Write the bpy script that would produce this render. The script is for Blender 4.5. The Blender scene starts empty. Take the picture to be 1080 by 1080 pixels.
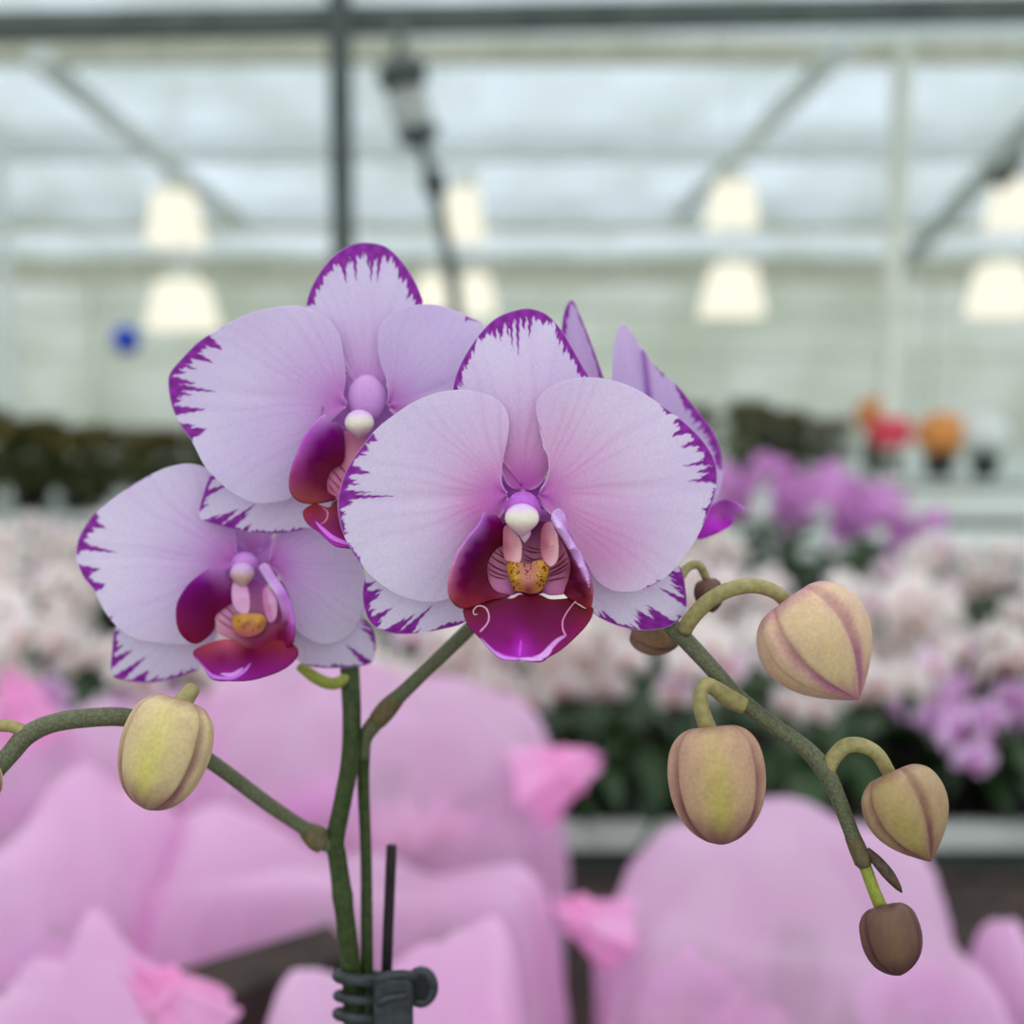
import bpy, math, random
import numpy as np
random.seed(7); RNG = np.random.default_rng(7)
SC = bpy.context.scene; COL = SC.collection
R = math.radians
# ------------------------------------------------------------------ camera
CAM = np.array([0.0, 0.0, 1.40]); PITCH = math.atan(110/1080)
FW = np.array([0, math.cos(PITCH), -math.sin(PITCH)]); UP = np.array([0, math.sin(PITCH), math.cos(PITCH)])
cd = bpy.data.cameras.new('camera'); cam = bpy.data.objects.new('camera', cd); COL.objects.link(cam)
cam.location = CAM; cam.rotation_euler = (math.pi/2-PITCH, 0, 0)
cd.sensor_width = 36; cd.lens = 36; cd.clip_start = 0.01; cd.clip_end = 200
cd.dof.use_dof = True; cd.dof.focus_distance = 0.246; cd.dof.aperture_fstop = 36/6.3; cd.dof.aperture_blades = 0
SC.camera = cam
SC.view_settings.view_transform = 'Standard'; SC.view_settings.look = 'None'
SC.view_settings.exposure = 0.64; SC.view_settings.gamma = 1; SC.view_settings.use_curve_mapping = False
SC.cycles.use_denoising = True; SC.cycles.transparent_max_bounces = 24

def P(x, y, d):
    """a point of the place seen at image point (x, y), d metres along the view axis"""
    x = np.asarray(x, float); y = np.asarray(y, float); d = np.asarray(d, float)
    a = (x-540)/1080*d; b = (540-y)/1080*d
    return np.stack([CAM[0]+a, CAM[1]+b*UP[1]+d*FW[1], CAM[2]+b*UP[2]+d*FW[2]], -1)
def W(x, y, Y):
    """same, Y metres away over the ground"""
    v = P(x, y, 1.0)-CAM
    return CAM+v*(Y/v[1])
def lin(c):
    c = np.asarray(c, float)/255.0
    return np.where(c <= 0.04045, c/12.92, ((c+0.055)/1.055)**2.4)

# ------------------------------------------------------------------ materials
def newmat(name):
    m = bpy.data.materials.new(name); m.use_nodes = True
    nt = m.node_tree; nt.nodes.clear()
    return m, nt, nt.nodes.new('ShaderNodeOutputMaterial')
def N(nt, t, **kw):
    n = nt.nodes.new(t)
    for k, v in kw.items():
        if k in n.inputs: n.inputs[k].default_value = v
        else: setattr(n, k, v)
    return n
def noisecol(nt, a, b, scale, lo=0.35, hi=0.65, detail=4.0, coords='Object'):
    tc = N(nt, 'ShaderNodeTexCoord'); no = N(nt, 'ShaderNodeTexNoise', Scale=scale, Detail=detail)
    nt.links.new(tc.outputs[coords], no.inputs['Vector'])
    cr = N(nt, 'ShaderNodeValToRGB'); cr.color_ramp.elements[0].position = lo; cr.color_ramp.elements[1].position = hi
    cr.color_ramp.elements[0].color = (*a, 1); cr.color_ramp.elements[1].color = (*b, 1)
    nt.links.new(no.outputs['Fac'], cr.inputs['Fac'])
    return cr.outputs['Color'], no.outputs['Fac']
def simple(name, c1, c2=None, scale=30, rough=0.6, metal=0.0, trans=0.0, spec=0.3, bump=0.0, detail=4.0):
    m, nt, out = newmat(name)
    c1 = lin(c1); c2 = lin(c2) if c2 is not None else c1*0.85
    col, fac = noisecol(nt, c1, c2, scale, detail=detail)
    p = N(nt, 'ShaderNodeBsdfPrincipled', Roughness=rough, Metallic=metal)
    p.inputs['Specular IOR Level'].default_value = spec
    nt.links.new(col, p.inputs['Base Color'])
    if bump:
        b = N(nt, 'ShaderNodeBump', Strength=bump, Distance=0.001); nt.links.new(fac, b.inputs['Height']); nt.links.new(b.outputs[0], p.inputs['Normal'])
    sh = p.outputs[0]
    if trans:
        t = N(nt, 'ShaderNodeBsdfTranslucent'); nt.links.new(col, t.inputs['Color'])
        mx = N(nt, 'ShaderNodeMixShader'); mx.inputs[0].default_value = trans
        nt.links.new(sh, mx.inputs[1]); nt.links.new(t.outputs[0], mx.inputs[2]); sh = mx.outputs[0]
    nt.links.new(sh, out.inputs['Surface'])
    return m
def attrmat(name, rough=0.45, spec=0.25, trans=0.3, nscale=900, amt=0.12, bump=0.15, sheen=0.0):
    """pigment from the mesh, broken up by fine cell texture"""
    m, nt, out = newmat(name)
    at = N(nt, 'ShaderNodeAttribute', attribute_name='Col')
    tc = N(nt, 'ShaderNodeTexCoord'); no = N(nt, 'ShaderNodeTexNoise', Scale=nscale, Detail=3.0)
    nt.links.new(tc.outputs['Object'], no.inputs['Vector'])
    mr = N(nt, 'ShaderNodeMapRange'); mr.inputs[1].default_value = 0.3; mr.inputs[2].default_value = 0.7
    mr.inputs[3].default_value = 1-amt; mr.inputs[4].default_value = 1+amt*0.5
    nt.links.new(no.outputs['Fac'], mr.inputs[0])
    vm = N(nt, 'ShaderNodeVectorMath', operation='SCALE')
    nt.links.new(at.outputs['Color'], vm.inputs[0]); nt.links.new(mr.outputs[0], vm.inputs['Scale'])
    p = N(nt, 'ShaderNodeBsdfPrincipled', Roughness=rough); p.inputs['Specular IOR Level'].default_value = spec
    if sheen: p.inputs['Sheen Weight'].default_value = sheen
    nt.links.new(vm.outputs[0], p.inputs['Base Color'])
    if bump:
        b = N(nt, 'ShaderNodeBump', Strength=bump, Distance=0.0003); nt.links.new(no.outputs['Fac'], b.inputs['Height']); nt.links.new(b.outputs[0], p.inputs['Normal'])
    sh = p.outputs[0]
    if trans:
        t = N(nt, 'ShaderNodeBsdfTranslucent'); nt.links.new(vm.outputs[0], t.inputs['Color'])
        mx = N(nt, 'ShaderNodeMixShader'); mx.inputs[0].default_value = trans
        nt.links.new(sh, mx.inputs[1]); nt.links.new(t.outputs[0], mx.inputs[2]); sh = mx.outputs[0]
    nt.links.new(sh, out.inputs['Surface'])
    return m
def sheer(name, c1, c2, scale, see=0.3, trans=0.5, rough=0.7, detail=4.0, coords='Object'):
    """thin cloth or glazing: part see-through, part glowing with the light behind it"""
    m, nt, out = newmat(name)
    col, fac = noisecol(nt, lin(c1), lin(c2), scale, detail=detail, coords=coords)
    d = N(nt, 'ShaderNodeBsdfPrincipled', Roughness=rough); d.inputs['Specular IOR Level'].default_value = 0.2
    t = N(nt, 'ShaderNodeBsdfTranslucent'); tr = N(nt, 'ShaderNodeBsdfTransparent')
    for n, i in ((d, 'Base Color'), (t, 'Color'), (tr, 'Color')): nt.links.new(col, n.inputs[i])
    a = N(nt, 'ShaderNodeMixShader'); a.inputs[0].default_value = trans
    b = N(nt, 'ShaderNodeMixShader'); b.inputs[0].default_value = see
    nt.links.new(d.outputs[0], a.inputs[1]); nt.links.new(t.outputs[0], a.inputs[2])
    nt.links.new(a.outputs[0], b.inputs[1]); nt.links.new(tr.outputs[0], b.inputs[2])
    nt.links.new(b.outputs[0], out.inputs['Surface'])
    return m
def glow(name, c, s):
    m, nt, out = newmat(name)
    e = N(nt, 'ShaderNodeEmission', Strength=s); e.inputs['Color'].default_value = (*lin(c), 1)
    nt.links.new(e.outputs[0], out.inputs['Surface']); return m

M = {}
M['petal'] = attrmat('petal', 0.5, 0.2, 0.30, 1500, 0.07, 0.08, 0.0)
M['lip'] = attrmat('lip', 0.5, 0.15, 0.10, 1600, 0.08, 0.06)
M['cap'] = attrmat('anther', 0.3, 0.4, 0.15, 900, 0.06, 0.05)
M['bud'] = attrmat('bud', 0.45, 0.3, 0.0, 1000, 0.12, 0.10)
M['stem'] = simple('stem', (76, 80, 56), (104, 106, 80), 1500, 0.5, bump=0.2)
M['stem_dark'] = simple('stem_dark', (42, 56, 24), (62, 76, 36), 500, 0.5, bump=0.2)
M['pedicel'] = simple('pedicel', (158, 148, 96), (138, 128, 82), 700, 0.45, bump=0.15)
M['pedicel_green'] = simple('pedicel_green', (150, 156, 62), (128, 138, 56), 700, 0.45, bump=0.15)
M['bract'] = simple('bract', (92, 72, 58), (60, 50, 36), 600, 0.6, bump=0.3)
M['node'] = simple('node', (104, 92, 62), (84, 76, 48), 500, 0.55, bump=0.2)
M['clip'] = simple('clip', (52, 58, 60), (34, 38, 40), 300, 0.5, spec=0.4, bump=0.2)
M['stake'] = simple('stake', (40, 30, 34), (26, 20, 22), 200, 0.6)
M['pot'] = simple('pot', (44, 44, 42), (32, 32, 30), 40, 0.5)
M['leaf'] = simple('leaf', (30, 56, 24), (52, 80, 40), 14, 0.4, trans=0.12, spec=0.4)
M['leaf_olive'] = simple('leaf_olive', (58, 74, 30), (92, 92, 44), 7, 0.55, trans=0.2)
M['leaf_dry'] = simple('leaf_dry', (122, 116, 62), (98, 84, 46), 12, 0.6, trans=0.2)
M['bloom'] = attrmat('bloom', 0.55, 0.2, 0.3, 300, 0.06, 0.0)
M['wrap'] = sheer('wrap', (252, 224, 247), (248, 208, 239), 9, 0.34, 0.5, 0.75)
M['ribbon'] = sheer('ribbon', (250, 174, 224), (250, 200, 236), 30, 0.08, 0.45, 0.7)
M['metal'] = simple('metal', (216, 220, 212), (200, 206, 198), 6, 0.45, 0.2)
M['metal_dark'] = simple('metal_dark', (92, 100, 96), (78, 86, 82), 6, 0.5, 0.3)
M['steel'] = simple('steel', (84, 94, 88), (66, 76, 72), 5, 0.5, 0.1)
M['brace'] = simple('brace', (196, 204, 198), (180, 188, 184), 5, 0.5)
M['beige'] = simple('beige', (224, 220, 200), (206, 204, 184), 3, 0.7)
M['greypipe'] = simple('greypipe', (244, 248, 246), (232, 238, 235), 3, 0.6)
M['cream'] = simple('cream', (236, 236, 222), (222, 224, 210), 3, 0.6)
M['floor'] = simple('floor', (168, 168, 158), (140, 140, 132), 2.5, 0.8)
M['mat'] = simple('mat', (62, 50, 44), (40, 36, 32), 30, 0.9)
M['black'] = simple('black', (30, 30, 32), (22, 22, 24), 20, 0.5)
M['white'] = simple('white', (236, 238, 236), (220, 224, 220), 20, 0.5)
M['blue'] = simple('blue', (24, 74, 190), (20, 60, 170), 20, 0.5)
M['red'] = simple('red', (244, 70, 96), (232, 92, 104), 30, 0.6, trans=0.2)
M['orange'] = simple('orange', (246, 172, 100), (238, 156, 84), 30, 0.6, trans=0.2)
M['glass'] = sheer('roof_glass', (240, 244, 247), (222, 227, 224), 0.55, 0.5, 0.75, 0.3, 3.0)
M['wallglass'] = sheer('wall_glass', (236, 238, 234), (218, 222, 212), 0.4, 0.45, 0.75, 0.4, 3.0)
M['bulb'] = glow('lamp_glow', (255, 251, 230), 0.70)
M['clear'] = sheer('clear_bulb', (225, 228, 224), (205, 208, 205), 20, 0.45, 0.4, 0.1)

# ------------------------------------------------------------------ objects
WO = {}
def mesh_obj(name, V, F, mat, parent=None, origin=None, cols=None, smooth=True, solid=0.0, solid_off=-1.0):
    V = np.asarray(V, float)
    if origin is None: origin = (V.min(0)+V.max(0))/2
    origin = np.asarray(origin, float)
    me = bpy.data.meshes.new(name); me.from_pydata((V-origin).tolist(), [], F)
    if smooth: me.polygons.foreach_set('use_smooth', [True]*len(me.polygons))
    if cols is not None:
        a = me.attributes.new('Col', 'FLOAT_COLOR', 'POINT')
        c = np.ones((len(V), 4), np.float32); c[:, :3] = np.clip(cols, 0, 1); a.data.foreach_set('color', c.ravel())
    me.materials.append(mat); me.update()
    o = bpy.data.objects.new(name, me); COL.objects.link(o)
    WO[o.name] = origin
    if parent is not None: o.parent = parent; o.location = origin-WO[parent.name]
    else: o.location = origin
    if solid:
        s = o.modifiers.new('thickness', 'SOLIDIFY'); s.thickness = solid; s.offset = solid_off
    return o
def tag(o, label, cat, group=None, kind=None):
    o['label'] = label
    if cat: o['category'] = cat
    if group: o['group'] = group
    if kind: o['kind'] = kind
    return o
def thing(name, origin, label, cat, group=None):
    o = bpy.data.objects.new(name, None); COL.objects.link(o); o.empty_display_size = 0.02
    o.location = origin; WO[o.name] = np.asarray(origin, float)
    return tag(o, label, cat, group)
def hub(name, origin, parent):
    o = bpy.data.objects.new(name, None); COL.objects.link(o); o.empty_display_size = 0.01
    WO[o.name] = np.asarray(origin, float); o.parent = parent; o.location = WO[o.name]-WO[parent.name]
    return o
def struct(o): o['kind'] = 'structure'; return o

def copy_tree(o, parent=None):
    c = o.copy(); COL.objects.link(c)
    if parent is not None: c.parent = parent
    for ch in list(o.children): copy_tree(ch, c)
    return c
# ------------------------------------------------------------------ geometry
def spline(pts, n, closed=False, per=14):
    p = np.asarray(pts, float); m = len(p)
    idx = lambda i: p[i % m] if closed else p[min(max(i, 0), m-1)]
    out = []
    t = np.linspace(0, 1, per, endpoint=False)[:, None]
    for i in range(m if closed else m-1):
        a, b, c, d = idx(i-1), idx(i), idx(i+1), idx(i+2)
        out.append(0.5*((2*b)+(-a+c)*t+(2*a-5*b+4*c-d)*t**2+(-a+3*b-3*c+d)*t**3))
    out.append((p[0] if closed else p[-1])[None])
    q = np.concatenate(out)
    L = np.concatenate([[0], np.cumsum(np.linalg.norm(np.diff(q[:, :2], axis=0), axis=1))]) if q.shape[1] == 2 else np.concatenate([[0], np.cumsum(np.linalg.norm(np.diff(q[:, :3], axis=0), axis=1))])
    s = np.linspace(0, L[-1], n, endpoint=not closed)
    return np.stack([np.interp(s, L, q[:, k]) for k in range(q.shape[1])], 1), L[-1]
def rbf(ctrl, vals):
    c = np.asarray(ctrl, float); v = np.asarray(vals, float)
    if v.ndim == 1: v = v[:, None]
    n = len(c); D = np.linalg.norm(c[:, None]-c[None], axis=2)+np.eye(n)*0.0
    A = np.zeros((n+3, n+3)); A[:n, :n] = D; A[:n, n] = 1; A[:n, n+1:] = c; A[n, :n] = 1; A[n+1:, :n] = c.T
    A[:n, :n] += np.eye(n)*1e-6
    w = np.linalg.lstsq(A, np.concatenate([v, np.zeros((3, v.shape[1]))]), rcond=None)[0]
    def f(x, y):
        q = np.stack([x, y], -1)
        K = np.linalg.norm(q[:, None]-c[None], axis=2)
        r = K@w[:n]+w[n]+q@w[n+1:]
        return r[:, 0] if r.shape[1] == 1 else r
    return f
def patch(name, outline, center, d0, zf, cf, mat, parent, Na=200, Nr=30, thick=1.6, pw=1.5):
    """a curved blade of tissue bounded by an outline; zf lifts it towards the viewer, cf gives the pigment"""
    O, L = spline(outline, Na, True)
    x, y = O[:, 0], O[:, 1]
    if np.sum(x*np.roll(y, -1)-np.roll(x, -1)*y) > 0: O = O[::-1]      # y runs down: keep anticlockwise as seen
    C = np.asarray(center, float)
    rr = 1-(1-np.linspace(0, 1, Nr+1)[1:])**pw
    S = np.arange(Na)*L/Na
    Q = [C[None]]; RA = [np.zeros(1)]; SS = [np.zeros(1)]; E = [np.full(1, 999.)]
    dl = np.linalg.norm(O-C, axis=1)
    for r in rr:
        Q.append(C+(O-C)*r); RA.append(np.full(Na, r)); SS.append(S); E.append((1-r)*dl)
    Q = np.concatenate(Q); r = np.concatenate(RA); s = np.concatenate(SS); e = np.concatenate(E)
    z = zf(Q[:, 0], Q[:, 1], r)
    cols = cf(Q[:, 0], Q[:, 1], r, s, e, O)
    V = P(Q[:, 0], Q[:, 1], d0-z*d0/1080)
    F = [(0, 1+k, 1+(k+1) % Na) for k in range(Na)]
    for j in range(Nr-1):
        a, b = 1+j*Na, 1+(j+1)*Na
        F += [(a+k, b+k, b+(k+1) % Na, a+(k+1) % Na) for k in range(Na)]
    return mesh_obj(name, V, F, mat, parent, cols=cols, solid=thick*d0/1080, origin=P(C[0], C[1], d0-zf(C[0:1], C[1:2], np.zeros(1))[0]*d0/1080))
def fill(name, outline, d0, zf, cf, mat, parent, step=1.3, thick=2.0):
    """as patch(), for outlines of any shape: an even net of points inside the line"""
    from mathutils import Vector
    from mathutils.geometry import delaunay_2d_cdt
    L0 = spline(outline, 50, True)[1]; Na = max(40, int(L0/step*1.15))
    O, L = spline(outline, Na, True)
    if np.sum(O[:, 0]*np.roll(O[:, 1], -1)-np.roll(O[:, 0], -1)*O[:, 1]) > 0: O = O[::-1]
    lo, hi = O.min(0), O.max(0)
    gx = np.arange(lo[0]+step/2, hi[0], step); gy = np.arange(lo[1]+step/2, hi[1], step*0.87)
    X, Y = np.meshgrid(gx, gy); X = X+(np.arange(len(gy)) % 2)[:, None]*step/2; X, Y = X.ravel(), Y.ravel()
    a, b = O, np.roll(O, -1, axis=0); ins = np.zeros(len(X), bool); dm = np.full(len(X), 9e9)
    for (x1, y1), (x2, y2) in zip(a, b):
        c = (y1 > Y) != (y2 > Y)
        if y2 != y1: ins ^= c & (X < (x2-x1)*(Y-y1)/(y2-y1)+x1)
        dm = np.minimum(dm, np.hypot(X-x1, Y-y1))
    k = ins & (dm > step*0.6)
    pts = np.concatenate([O, np.stack([X[k], Y[k]], 1)])
    vs, es, fs, _, _, _ = delaunay_2d_cdt([Vector((p[0], -p[1])) for p in pts], [], [list(range(Na))], 1, 1e-5)
    Q = np.array([(v[0], -v[1]) for v in vs]); F = [tuple(f) for f in fs]
    z = zf(Q[:, 0], Q[:, 1], None); cols = cf(Q[:, 0], Q[:, 1], None, None, None, O)
    V = P(Q[:, 0], Q[:, 1], d0-z*d0/1080)
    return mesh_obj(name, V, F, mat, parent, cols=cols, solid=thick*d0/1080)
def tube_mesh(path, rad, ns=14, caps=True):
    """round sweep through world points"""
    path = np.asarray(path, float); n = len(path); rad = np.broadcast_to(np.asarray(rad, float), (n,))
    T = np.gradient(path, axis=0); T /= np.linalg.norm(T, axis=1)[:, None]+1e-12
    u = np.cross(T[0], [0.13, 0.2, 0.97]); 
    if np.linalg.norm(u) < 1e-3: u = np.cross(T[0], [1, 0, 0])
    u /= np.linalg.norm(u); V = []; F = []
    an = np.arange(ns)*2*math.pi/ns
    for i in range(n):
        u = u-T[i]*np.dot(u, T[i]); u /= np.linalg.norm(u); w = np.cross(T[i], u)
        V.append(path[i]+rad[i]*(np.cos(an)[:, None]*u+np.sin(an)[:, None]*w))
    V = np.concatenate(V)
    for i in range(n-1):
        F += [(i*ns+k, i*ns+(k+1) % ns, (i+1)*ns+(k+1) % ns, (i+1)*ns+k) for k in range(ns)]
    if caps:
        F.append(tuple(range(ns-1, -1, -1))); F.append(tuple((n-1)*ns+k for k in range(ns)))
    return V, F
def stalk(name, pts, mat, parent, n=40, ns=14, knobs=(), origin=None):
    """pts: (x, y, depth, width) in the photo's pixels"""
    q, L = spline([(a, b, c*1000, w) for a, b, c, w in pts], n)
    d = q[:, 2]/1000; rad = q[:, 3]/2*d/1080
    for (t, amp, sig) in knobs:
        rad = rad*(1+amp*np.exp(-((np.linspace(0, 1, n)-t)/sig)**2))
    V, F = tube_mesh(P(q[:, 0], q[:, 1], d), rad, ns)
    return mesh_obj(name, V, F, mat, parent, origin=origin)
class MB:
    def __init__(s): s.V = []; s.F = []; s.n = 0
    def add(s, V, F):
        V = np.asarray(V, float); s.V.append(V); s.F += [tuple(i+s.n for i in f) for f in F]; s.n += len(V); return s
    def box(s, lo, hi):
        (a, b, c), (d, e, f) = lo, hi
        return s.add([(a,b,c),(d,b,c),(d,e,c),(a,e,c),(a,b,f),(d,b,f),(d,e,f),(a,e,f)], [(0,3,2,1),(4,5,6,7),(0,1,5,4),(1,2,6,5),(2,3,7,6),(3,0,4,7)])
    def tube(s, pts, rad, ns=10): return s.add(*tube_mesh(pts, rad, ns))
    def lathe(s, prof, c=(0, 0, 0), ns=20):
        V = []; F = []
        for (r, z) in prof:
            for k in range(ns): V.append((c[0]+r*math.cos(2*math.pi*k/ns), c[1]+r*math.sin(2*math.pi*k/ns), c[2]+z))
        for j in range(len(prof)-1):
            F += [(j*ns+k, j*ns+(k+1) % ns, (j+1)*ns+(k+1) % ns, (j+1)*ns+k) for k in range(ns)]
        F.append(tuple(range(ns-1, -1, -1))); F.append(tuple((len(prof)-1)*ns+k for k in range(ns)))
        return s.add(V, F)
    def build(s, name, mat, parent=None, smooth=False, origin=None, cols=None): return mesh_obj(name, np.concatenate(s.V), s.F, mat, parent, smooth=smooth, origin=origin, cols=cols)

# ================================================================== THE ORCHID
BENCH_Z = 0.72
pot_xy = P(372, 1040, 0.300)
plant = thing('orchid_plant', (pot_xy[0], pot_xy[1], BENCH_Z), 'tall orchid with purple-edged white flowers and hanging buds, in sharp focus at the front', 'orchid')

WHITE = lin((236, 227, 244)); LILAC = lin((208, 174, 226)); FLUSH = lin((214, 118, 196)); HOT = lin((196, 74, 190)); STAIN = lin((150, 42, 164))

def stain_fn(ranges, streaks, seed, soft=0.8):
    """purple feathering: wedges that run in from the rim along the veins"""
    def f(s, e, O, L):
        rng = np.random.default_rng(seed)
        near = lambda p: np.argmin(np.linalg.norm(O-np.asarray(p), axis=1))*L/len(O)
        m = np.zeros_like(s)
        ws = []
        for (p0, p1, lmin, lmax, dens, band) in ranges:
            s0, s1 = near(p0), near(p1)
            span = (s1-s0) % L
            if span > L/2: s0, span = s1, L-span
            u = ((s-s0) % L)
            ins = (u < span)
            taper = np.clip(np.minimum(u, span-u)/10, 0, 1)
            wob = 0.72+0.28*np.sin(u*0.55+rng.uniform(0, 6))*np.sin(u*0.23+rng.uniform(0, 6))
            m = np.maximum(m, np.where(ins, np.clip((band*wob*taper-e)/soft+0.5, 0, 1), 0))
            for k in range(max(1, int(span*dens))):
                t = rng.uniform(0, span); env = 0.45+0.55*math.sin(math.pi*t/span)
                Lk = (lmin+(lmax-lmin)*rng.uniform(0, 1)**1.8)*env
                ws.append((s0+t, Lk, 1.3+0.19*Lk*rng.uniform(0.4, 1.3), rng.uniform(0.45, 0.9), rng.uniform(-0.12, 0.12)))
        for (p, Lk, wk) in streaks: ws.append((near(p), Lk, wk, 0.7, 0.02))
        for (s0, Lk, wk, pw, sk) in ws:
            du = (s-s0-sk*e+0.6*np.sin(e*0.7+s0)+L/2) % L-L/2
            h = wk*np.clip(1-e/Lk, 0, 1)**pw
            m = np.maximum(m, np.clip((h-np.abs(du))/soft+0.35, 0, 1)*(e < Lk))
        return m
    return f
def tepal_col(base, axis_len, stain=None, flush=0.5, flush_r=0.45, hot_r=0.16, tint=(1, 1, 1), seed=1, veins=0.5, fc=FLUSH, lil=0.35, white=WHITE, side=None):
    B = np.asarray(base, float)
    def f(x, y, r, s, e, O):
        d = np.hypot(x-B[0], y-B[1])/axis_len; an = np.arctan2(y-B[1], x-B[0])
        rng = np.random.default_rng(seed); ph = rng.uniform(0, 6.28, 8)
        vein = 0.5+0.5*np.sin(an*46+2.0*np.sin(an*7+ph[0])+1.2*np.sin(d*9+an*5+ph[1]))
        vein = vein**3*np.clip(d*3, 0, 1)*(0.6+0.4*np.sin(an*11+ph[2]))
        blot = 0.5+0.25*np.sin(x*0.06+ph[3])*np.sin(y*0.05+ph[4])+0.25*np.sin(x*0.021+y*0.03+ph[5])
        w = white[None]*np.asarray(tint)[None]
        c = w+(LILAC[None]-w)*(np.clip(lil*(blot*0.55+0.25), 0, 1)+veins*0.22*vein)[:, None]
        fl = np.exp(-(d/flush_r)**2)*flush*(0.8+0.35*vein)
        if side is not None:
            fl = fl+side(x, y)
        c = c+(fc[None]-c)*np.clip(fl, 0, 0.95)[:, None]
        ht = np.exp(-(d/hot_r)**2)*0.75
        c = c+(HOT[None]-c)*ht[:, None]
        rim = np.clip(1-e/1.6, 0, 1)*0.55  # light on the blade's edge, painted in as a whiter rim
        c = c+(WHITE[None]-c)*rim[:, None]
        if stain is not None:
            L = np.sum(np.linalg.norm(O-np.roll(O, 1, axis=0), axis=1))
            m = stain(s, e, O, L)
            st = STAIN[None]*(1+0.25*np.sin(s*0.4+ph[6])*np.sin(e*0.35))[:, None]
            c = c+(st-c)*(m*(1-0.45*np.clip(1-e/1.4, 0, 1)))[:, None]
        return c
    return f
def tepal_z(base, tip, zb, bow, back, cup, ripple, n=5, ph=0.0, crease=2.0, tilt=(0, 0)):
    """bowed along its axis, cupped across it, wavy towards the rim, a crease on the midrib"""
    B = np.asarray(base, float); T = np.asarray(tip, float); ax = (T-B); ln = np.linalg.norm(ax); ax /= ln
    def f(x, y, r):
        dx, dy = x-B[0], y-B[1]; u = (dx*ax[0]+dy*ax[1])/ln; v = (-dx*ax[1]+dy*ax[0])/ln
        an = np.arctan2(dy, dx)
        z = zb+bow*np.clip(u, 0, 1.2)*(1.15-np.clip(u, 0, 1.2))*4-back*np.clip(u, 0, 2)**2-cup*v**2
        z = z+ripple*r**3*np.sin(n*an+ph)-crease*np.exp(-(v/0.045)**2)*np.clip(u*2, 0, 1)*np.clip(1.3-u, 0, 1)
        return z+tilt[0]*dx+tilt[1]*dy
    return f
def tr(pts, ox, oy, s): return [(ox+a/s, oy+b/s) for a, b in pts]
def tepal(name, parent, pts, T, base, tip, d0, zargs, cargs, center=None, Na=460, Nr=56, thick=1.8):
    out = tr(pts, *T); b = tr([base], *T)[0]; t = tr([tip], *T)[0]; c = tr([center], *T)[0] if center else b
    ln = math.hypot(t[0]-b[0], t[1]-b[1])
    ca = dict(cargs); rg = ca.pop('ranges', []); sk = ca.pop('streaks', []); sd = ca.get('seed', 1)
    f = lambda p: tr([p], *T)[0]
    st = stain_fn([(f(p0), f(p1), a, bb, dn, bd) for (p0, p1, a, bb, dn, bd) in rg], [(f(p), a, w) for (p, a, w) in sk], sd) if (rg or sk) else None
    return patch(name, out, c, d0, tepal_z(b, t, *zargs[0], **zargs[1]), tepal_col(b, ln, st, **ca), M['petal'], parent, Na, Nr, thick)
def lipz(T, pts):
    xy = tr([(a, b) for a, b, _ in pts], *T); g = rbf(xy, [c for _, _, c in pts])
    return lambda x, y, r: g(np.atleast_1d(x), np.atleast_1d(y))
def lipc(T, pts, lines=(), dots=None):
    pts = [(a, b, tuple(v*0.87 for v in c) if c[1] < 75 else c) for a, b, c in pts]
    xy = tr([(a, b) for a, b, _ in pts], *T); g = rbf(xy, [lin(c) for _, _, c in pts])
    lines = [(tr(l, *T), w, lin(c)) for l, w, c in lines]
    lo = np.min([lin(c) for _, _, c in pts], 0); hi = np.max([lin(c) for _, _, c in pts], 0)
    def f(x, y, r, s, e, O):
        c = np.clip(g(x, y), lo, hi)
        for l, w, k in lines:
            q, _ = spline(l, 24)
            tp = w*(0.3+0.7*np.sin(np.pi*np.linspace(0, 1, 24))**0.7)
            dd = np.min(np.hypot(x[:, None]-q[None, :, 0], y[:, None]-q[None, :, 1])-tp[None], 1)
            m = np.clip(-dd/(0.5+0.35*(w > 1.6))+0.5, 0, 1); c = c+(k[None]-c)*m[:, None]
        if dots:
            for (a, b, w, k) in dots:
                a, b = tr([(a, b)], *T)[0]; m = np.clip((w-np.hypot(x-a, y-b))/0.4+0.5, 0, 1); c = c+(lin(k)[None]-c)*m[:, None]
        return c
    return f
def lip_patch(name, parent, T, out, center, d0, zp, cp, lines=(), dots=None, Na=140, Nr=26, thick=2.2, pw=1.2, mat='lip'):
    return fill(name, tr(out, *T), d0, lipz(T, zp), lipc(T, cp, lines, dots), M[mat], parent, 1.15 if not (lines or dots) else 0.75, thick)
def blob(name, parent, x, y, z, d0, rx, ry, rz, colf, mat, beak=0.0, tilt=0.0, nu=28, nv=18):
    """rounded body, (x, y) in photo pixels, z towards the viewer"""
    V = []; C = []; F = []
    for j in range(nv+1):
        th = math.pi*j/nv
        for i in range(nu):
            ph = 2*math.pi*i/nu
            a, b, c = math.sin(th)*math.cos(ph), -math.cos(th), math.sin(th)*math.sin(ph)
            k = 1.0+beak*max(0, b)**6
            sq = 1-0.25*max(0, b)**2*(beak > 0)
            px, py, pz = a*rx*sq, b*ry*k, c*rz
            qx = px*math.cos(tilt)-py*math.sin(tilt); qy = px*math.sin(tilt)+py*math.cos(tilt)
            V.append(P(x+qx, y+qy, d0-(z+pz)*d0/1080)); C.append(colf(a, b, c))
    for j in range(nv):
        F += [(j*nu+i, j*nu+(i+1) % nu, (j+1)*nu+(i+1) % nu, (j+1)*nu+i) for i in range(nu)]
    return mesh_obj(name, np.array(V), F, M[mat], parent, cols=np.array(C))
def mixc(a, b, t): t = min(max(t, 0), 1); return lin(a)*(1-t)+lin(b)*t
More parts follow.
